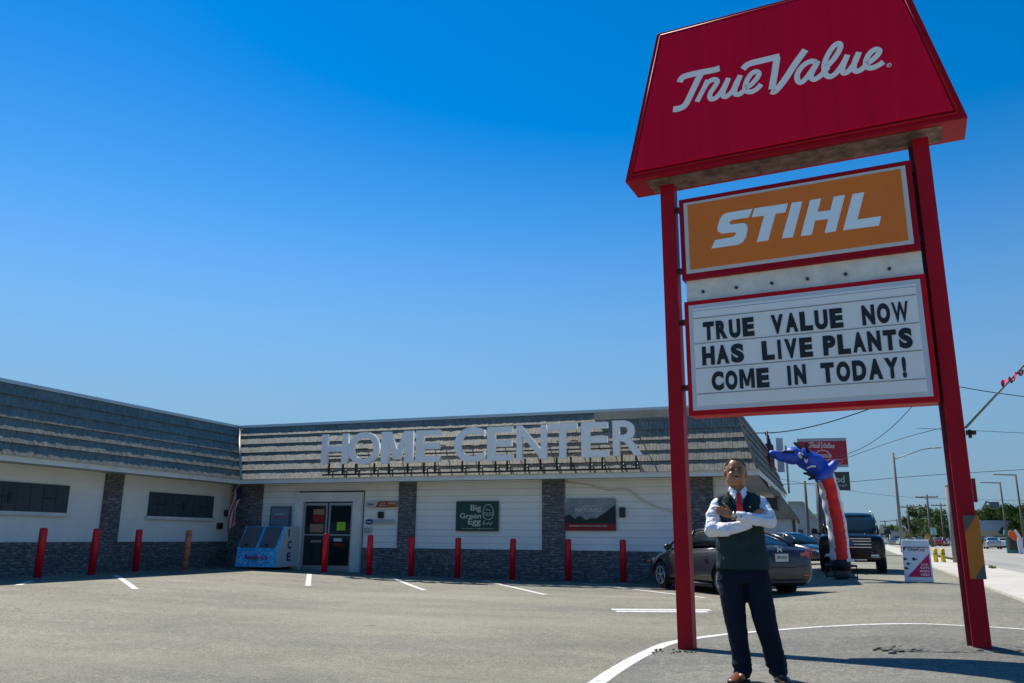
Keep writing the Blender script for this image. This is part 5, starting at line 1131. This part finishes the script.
# body under clothes
E_(b, [(.0, 0, .84, .13, .09), (.0, 0, .95, .15, .10), (.0, 0, 1.1, .15, .095), (0, 0, 1.3, .165, .10), (0, .0, 1.42, .16, .085), (0, .01, 1.5, .09, .065)])
b.limb([(-.075, 0, .88), (-.07, -.02, .5), (-.045, 0, .1)], [.08, .055, .045]); b.limb([(.085, 0, .88), (.155, -.03, .5), (.235, -.0, .1)], [.08, .055, .045])
b.limb([(-.045, 0, .07), (-.06, -.1, .05)], [.04, .03]); b.limb([(.235, 0, .07), (.26, -.1, .05)], [.04, .03])
b.limb([RS, RE, RW], [.036, .032, .022]); b.limb([LS, LE, LW], [.036, .032, .026])
# his left hand resting on his right upper arm (viewer's left)
hd = (Vector(LW)-Vector(LE)).normalized()
PALM = Vector(LW)+Vector((-.045, .002, .02)); 
b.blob(PALM, (.045, .018, .038), 16, 12, Matrix.Rotation(radians(18), 3, 'Y')); b.limb([LW, tuple(PALM)], [.027, .024])
for i, (dz, ln, bend) in enumerate(((.032, .060, .02), (.012, .068, .024), (-.008, .064, .026), (-.026, .052, .026))):
    k0 = PALM+Vector((-.030, -.004, dz+.008)); k1 = k0+Vector((-ln*.5, -.004, .010)); k2 = k1+Vector((-ln*.32, .014, .002)); k3 = k2+Vector((-ln*.12, .022, -.004))
    b.limb([k0, k1, k2, k3], [.0102, .0095, .0088, .0078], 10)
b.limb([PALM+Vector((.012, -.006, .028)), PALM+Vector((-.004, -.016, .055)), PALM+Vector((-.024, -.014, .075))], [.0125, .011, .0095], 10)
# his right hand tucked by the left upper arm: fingers show above the forearm
PR = Vector((.135, -.185, 1.345)); b.limb([RW, (.10, -.16, 1.30)], [.022, .022]); b.blob(PR+Vector((-.01, .01, -.02)), (.035, .018, .04), 14, 10)
for i, (dx_, ln) in enumerate(((-.028, .03), (-.009, .036), (.01, .034), (.027, .028))):
    k0 = PR+Vector((dx_, .0, 0)); b.limb([k0, k0+Vector((.016, -.004, ln*.6)), k0+Vector((.034, .006, ln))], [.0098, .009, .0078], 10)
body = mesh_blend(b, 'body', [SK], man, .0042, 3, .5)
tilt = Matrix.Rotation(radians(-1.5), 3, 'X') @ Matrix.Rotation(radians(3), 3, 'Y'); NK = Vector((0, 0, 1.57))
def tiltp(p):
    t = ss((p.z-1.53)/.07); q = NK+tilt@(p-NK)*(1+.055*t); return p.lerp(q, t)
# darken lips and stubble by region of the same skin mesh
LIP = mat('lip', (.24, .085, .06), .5); BEARD = mat('moustache_stubble', (.055, .028, .018), .8)
body.data.materials.append(LIP); body.data.materials.append(BEARD)
for p in body.data.polygons:
    c = p.center-HC
    if c.y < -.06 and abs(c.x) < .03 and -.078 < c.z < -.046 and (c.x/.026)**2+((c.z+.060)/.011)**2 < 1: p.material_index = 1
    elif c.y < -.055 and abs(c.x) < .036 and (-.044 < c.z < -.036): p.material_index = 2
# hair cap from the scalp
bm_ = bmesh.new(); bm_.from_mesh(body.data); dl = []
for f in bm_.faces:
    c = f.calc_center_median()-HC
    keep = c.z > -.02 and (c.z > .098 or (c.y > -.03 and c.z > .055) or c.y > .012) and c.z > (-.03 if c.y > .045 else .02)
    if not keep: dl.append(f)
bmesh.ops.delete(bm_, geom=dl, context='FACES')
for v in bm_.verts: v.co += v.normal*.0025
me = bpy.data.meshes.new('hair'); bm_.to_mesh(me); bm_.free(); me.materials.clear(); me.materials.append(HAIR)
for p in me.polygons: p.material_index = 0; p.use_smooth = True
hair = bpy.data.objects.new('hair', me); COL.objects.link(hair); hair.parent = man; md = hair.modifiers.new('t', 'SOLIDIFY'); md.thickness = .004; md.offset = 0
EW = mat('eye_white', (.5, .47, .44), .3); EI = mat('eye_iris', (.015, .008, .005), .2); TOOTH = mat('teeth', (.7, .68, .62), .3)
extra = [body, hair]
for s in (-1, 1):
    b = MB(); b.blob(HC+Vector((s*.031, -.0765, .008)), (.0115, .007, .0038), 14, 8); o = b.build('eye', EW, man); extra.append(o)
    b = MB(); b.blob(HC+Vector((s*.031, -.0835, .008)), (.0055, .003, .0045), 12, 8); o = b.build('iris', EI, o); extra.append(o)
    b = MB(); b.tube([HC+Vector((s*.012, -.087, .027)), HC+Vector((s*.032, -.087, .034)), HC+Vector((s*.052, -.073, .028))], [.0035, .0045, .002], 8); o = b.build('eyebrow', HAIR, man); extra.append(o)
    b = MB(); b.tube([HC+Vector((s*.018, -.083, .012)), HC+Vector((s*.031, -.087, .0165)), HC+Vector((s*.045, -.078, .011))], .0022, 6); o = b.build('eyelid', HAIR, man); extra.append(o)
b = MB(); b.tube([HC+Vector((-.019, -.090, -.056)), HC+Vector((-.009, -.0965, -.0595)), HC+Vector((0, -.098, -.0605)), HC+Vector((.009, -.0965, -.0595)), HC+Vector((.019, -.090, -.056))], [.001, .0026, .0034, .0026, .001], 8); o = b.build('teeth', TOOTH, man); extra.append(o)
for o in extra:
    for v in o.data.vertices: v.co = tiltp(v.co)
# ---- shirt
b = MB()
E_(b, [(0, 0, .98, .155, .105), (0, 0, 1.15, .162, .108), (0, 0, 1.3, .178, .115), (0, 0, 1.42, .178, .10), (0, .005, 1.49, .13, .08), (0, .008, 1.525, .078, .066)])
b.limb([(-.12, 0, 1.44), RS], [.045, .056]); b.limb([(.12, 0, 1.45), LS], [.045, .056])
b.limb([RS, ((RS[0]+RE[0])/2-.012, -.04, (RS[2]+RE[2])/2+.01), RE], [.055, .061, .062]); b.limb([RE, (-.12, -.165, 1.215), (.02, -.19, 1.245)], [.060, .055, .043])
b.limb([LS, ((LS[0]+LE[0])/2+.008, -.05, (LS[2]+LE[2])/2), LE], [.053, .058, .054]); b.limb([LE, (.13, -.20, 1.295), (.02, -.245, 1.315)], [.054, .052, .042])
b.limb([(-.212, -.05, 1.30), (-.222, -.10, 1.225)], [.060, .064]); b.limb([(.222, -.06, 1.36), (.235, -.11, 1.295)], [.058, .060])
shirt = mesh_blend(b, 'shirt', [SHIRT], man, .007, 3, .5)
# folds pushed into the cloth
tx = bpy.data.textures.new('folds', 'CLOUDS'); tx.noise_scale = .07; tx.noise_depth = 1
bm_ = bmesh.new(); bm_.from_mesh(shirt.data); bm_.normal_update()
for v in bm_.verts:
    c = v.co; q = noise.noise(Vector((c.x*11, c.y*11, c.z*26)))+.6*noise.noise(Vector((c.x*24+5, c.y*20, c.z*50)))
    v.co = c+v.normal*(.0075*q if abs(c.x) > .14 or c.y < -.12 else .003*q)
bm_.to_mesh(shirt.data); bm_.free()
for p in shirt.data.polygons: p.use_smooth = True
# cuffs
b = MB(); a0 = Vector((.03, -.243, 1.315)); a1 = Vector((-.04, -.247, 1.322)); b.tube([a0, a1], [.043, .039], 18); b.build('cuff', SHIRT, man, bevel=.004)
b = MB(); b.tube([(.02, -.19, 1.245), (.075, -.192, 1.268)], [.044, .040], 18); b.build('cuff', SHIRT, man, bevel=.004)
b = MB(); b.blob((-.005, -.288, 1.318), (.007, .004, .007), 8, 6); b.build('cufflink', BLACK, man)
# watch on his left wrist
wt = MB(); wt.tube([Vector((-.052, -.247, 1.324)), Vector((-.070, -.246, 1.328))], .0345, 20); wo = wt.build('watch', mat('watch_strap', (.35, .33, .28), .3, .9), man)
wt = MB(); wt.revolve([(-.012, .023), (.002, .023), (.004, .019)], 'y', (-.061, -.284, 1.328), 20); wt.build('watch_case', mat('watch_case', (.5, .45, .3), .25, .9), wo); wt = MB(); wt.revolve([(-.014, .018), (-.0125, .018)], 'y', (-.061, -.284, 1.328), 20); wt.build('watch_dial', mat('watch_dial', (.6, .62, .5), .4), wo)
# ---- vest
b = MB()
E_(b, [(.012, 0, .885, .212, .135), (.012, 0, .93, .213, .137), (.008, 0, 1.02, .204, .132), (.004, 0, 1.12, .196, .128), (0, 0, 1.25, .192, .130), (0, 0, 1.36, .196, .128), (0, 0, 1.43, .190, .112), (0, .003, 1.475, .165, .095), (0, .006, 1.51, .115, .082), (0, .01, 1.545, .075, .07)])
b.limb([(-.12, 0, 1.455), (-.165, 0, 1.425)], [.062, .062]); b.limb([(.12, 0, 1.46), (.175, 0, 1.44)], [.062, .062])
vest = mesh_blend(b, 'vest', [VEST], man, .006, 5, .5)
def vcut(c):
    if c.y < .0 and c.z > 1.30 and abs(c.x-.0) < (c.z-1.30)*.36+.004: return True
    if c.z > 1.527: return True
    if abs(c.x-.003) > .172 and c.z > 1.27: return True
    return c.z < .893
cullf(vest, vcut)
bm_ = bmesh.new(); bm_.from_mesh(vest.data); bm_.normal_update()
for v in bm_.verts:
    c = v.co; q = noise.noise(Vector((c.x*7, c.y*7, c.z*16)))+.5*noise.noise(Vector((c.x*18, c.y*14, c.z*30+3))); v.co = c+v.normal*.006*q
bm_.to_mesh(vest.data); bm_.free()
for p in vest.data.polygons: p.use_smooth = True
md = vest.modifiers.new('s', 'SOLIDIFY'); md.thickness = .007; md.offset = 1
b = MB(); b.tube([(.004, -.136, .90), (.003, -.136, 1.0), (0, -.132, 1.1), (0, -.136, 1.2), (0, -.14, 1.30)], .0028, 6); b.build('zip', BLACK, vest)
b = MB(); b.blob((.085, -.123, 1.40), (.008, .004, .006), 8, 6); b.build('lapel_pin', WHITE, vest)
NAVY = cloth('collar_navy', (.008, .018, .05), .7, .1)
for s in (-1, 1):
    b = MB(); P = [(s*.062, -.055, 1.535), (s*.04, -.108, 1.478), (s*.006, -.142, 1.315), (s*.035, -.147, 1.34), (s*.085, -.122, 1.455), (s*.095, -.05, 1.525)]
    b.prism([Vector(p) for p in P], (0, -.008, .003)); b.build('vest_collar', NAVY if s > 0 else VEST, vest, bevel=.003)
# shirt collar + tie
for s in (-1, 1):
    b = MB(); P = [(s*.066, -.03, 1.578), (s*.050, -.068, 1.562), (s*.010, -.096, 1.527), (s*.036, -.120, 1.462), (s*.068, -.09, 1.505), (s*.080, -.03, 1.54)]
    b.prism([Vector(p) for p in P], (0, -.006, .003)); b.build('shirt_collar', SHIRT, shirt, bevel=.002)
b = MB(); b.tube([(0, .012, 1.52), (0, .006, 1.57)], [.078, .068], 24, ry=[.072, .064]); b.build('collar_band', SHIRT, shirt)
b = MB(); b.loft([[(-.019, -.118, 1.520), (.019, -.118, 1.520), (.019, -.095, 1.520), (-.019, -.095, 1.520)], [(-.012, -.130, 1.486), (.012, -.130, 1.486), (.012, -.11, 1.486), (-.012, -.11, 1.486)]], smooth=False); tie = b.build('tie', TIE, man, bevel=.004)
b = MB(); b.loft([[(-.012, -.128, 1.49), (.012, -.128, 1.49), (.012, -.118, 1.49), (-.012, -.118, 1.49)], [(-.024, -.144, 1.42), (.024, -.144, 1.42), (.024, -.134, 1.42), (-.024, -.134, 1.42)], [(-.030, -.149, 1.34), (.030, -.149, 1.34), (.03, -.139, 1.34), (-.03, -.139, 1.34)], [(-.030, -.146, 1.28), (.030, -.146, 1.28), (.03, -.136, 1.28), (-.03, -.136, 1.28)]], smooth=False); b.build('tie_blade', TIE, tie, bevel=.003)
# ---- trousers
b = MB()
E_(b, [(.012, 0, .78, .195, .125), (.012, 0, .86, .207, .13), (.010, 0, .95, .195, .12), (.005, 0, 1.0, .165, .11)])
b.limb([(-.095, 0, .84), (-.09, -.01, .66), (-.078, -.02, .48), (-.055, -.005, .28), (-.040, 0, .12)], [.112, .105, .090, .078, .078]); b.limb([(.11, 0, .84), (.13, -.015, .66), (.158, -.03, .48), (.205, -.012, .28), (.238, 0, .12)], [.114, .108, .094, .082, .080])
b.limb([(-.035, -.02, .085), (-.04, -.045, .085)], [.062, .05]); b.limb([(.242, -.02, .085), (.25, -.05, .085)], [.064, .052])
tro = mesh_blend(b, 'trousers', [TROU], man, .008, 5, .5); cullf(tro, lambda c: c.z < .038)
bm_ = bmesh.new(); bm_.from_mesh(tro.data); bm_.normal_update()
for v in bm_.verts:
    c = v.co; t = 1+2.0*ss((.35-c.z)/.3); q = noise.noise(Vector((c.x*9, c.y*9, c.z*(12+10*(t-1)))))+.5*noise.noise(Vector((c.x*20, c.y*20, c.z*34))); v.co = c+v.normal*.0075*q*t*.75
bm_.to_mesh(tro.data); bm_.free()
for p in tro.data.polygons: p.use_smooth = True
# ---- shoes
for x0, ang in ((-.045, 28), (.245, -14)):
    b = MB(); M_ = Matrix.Rotation(radians(-ang), 3, 'Z'); rings = []
    for y, wd, h0, zc in ((.07, .030, .055, .05), (.045, .040, .085, .055), (-.02, .044, .10, .055), (-.09, .047, .075, .045), (-.15, .052, .055, .036), (-.20, .045, .045, .030), (-.235, .028, .032, .026)):
        rings.append([Vector((x0, 0, 0))+M_@Vector((wd*cos(2*pi*k/18), y, max(.012, zc-.0+h0*.5*sin(2*pi*k/18)))) for k in range(18)])
    b.loft(rings); so = b.build('shoe', SHOE, man, subsurf=1)
    b = MB(); b.prism([Vector((x0, 0, -.002))+M_@Vector((w2, y2, 0)) for w2, y2 in ((-.034, .075), (.034, .075), (.046, -.02), (.053, -.13), (.045, -.205), (.02, -.245), (-.02, -.245), (-.045, -.205), (-.053, -.13), (-.046, -.02))], (0, 0, .018)); b.build('sole', RUB, so)
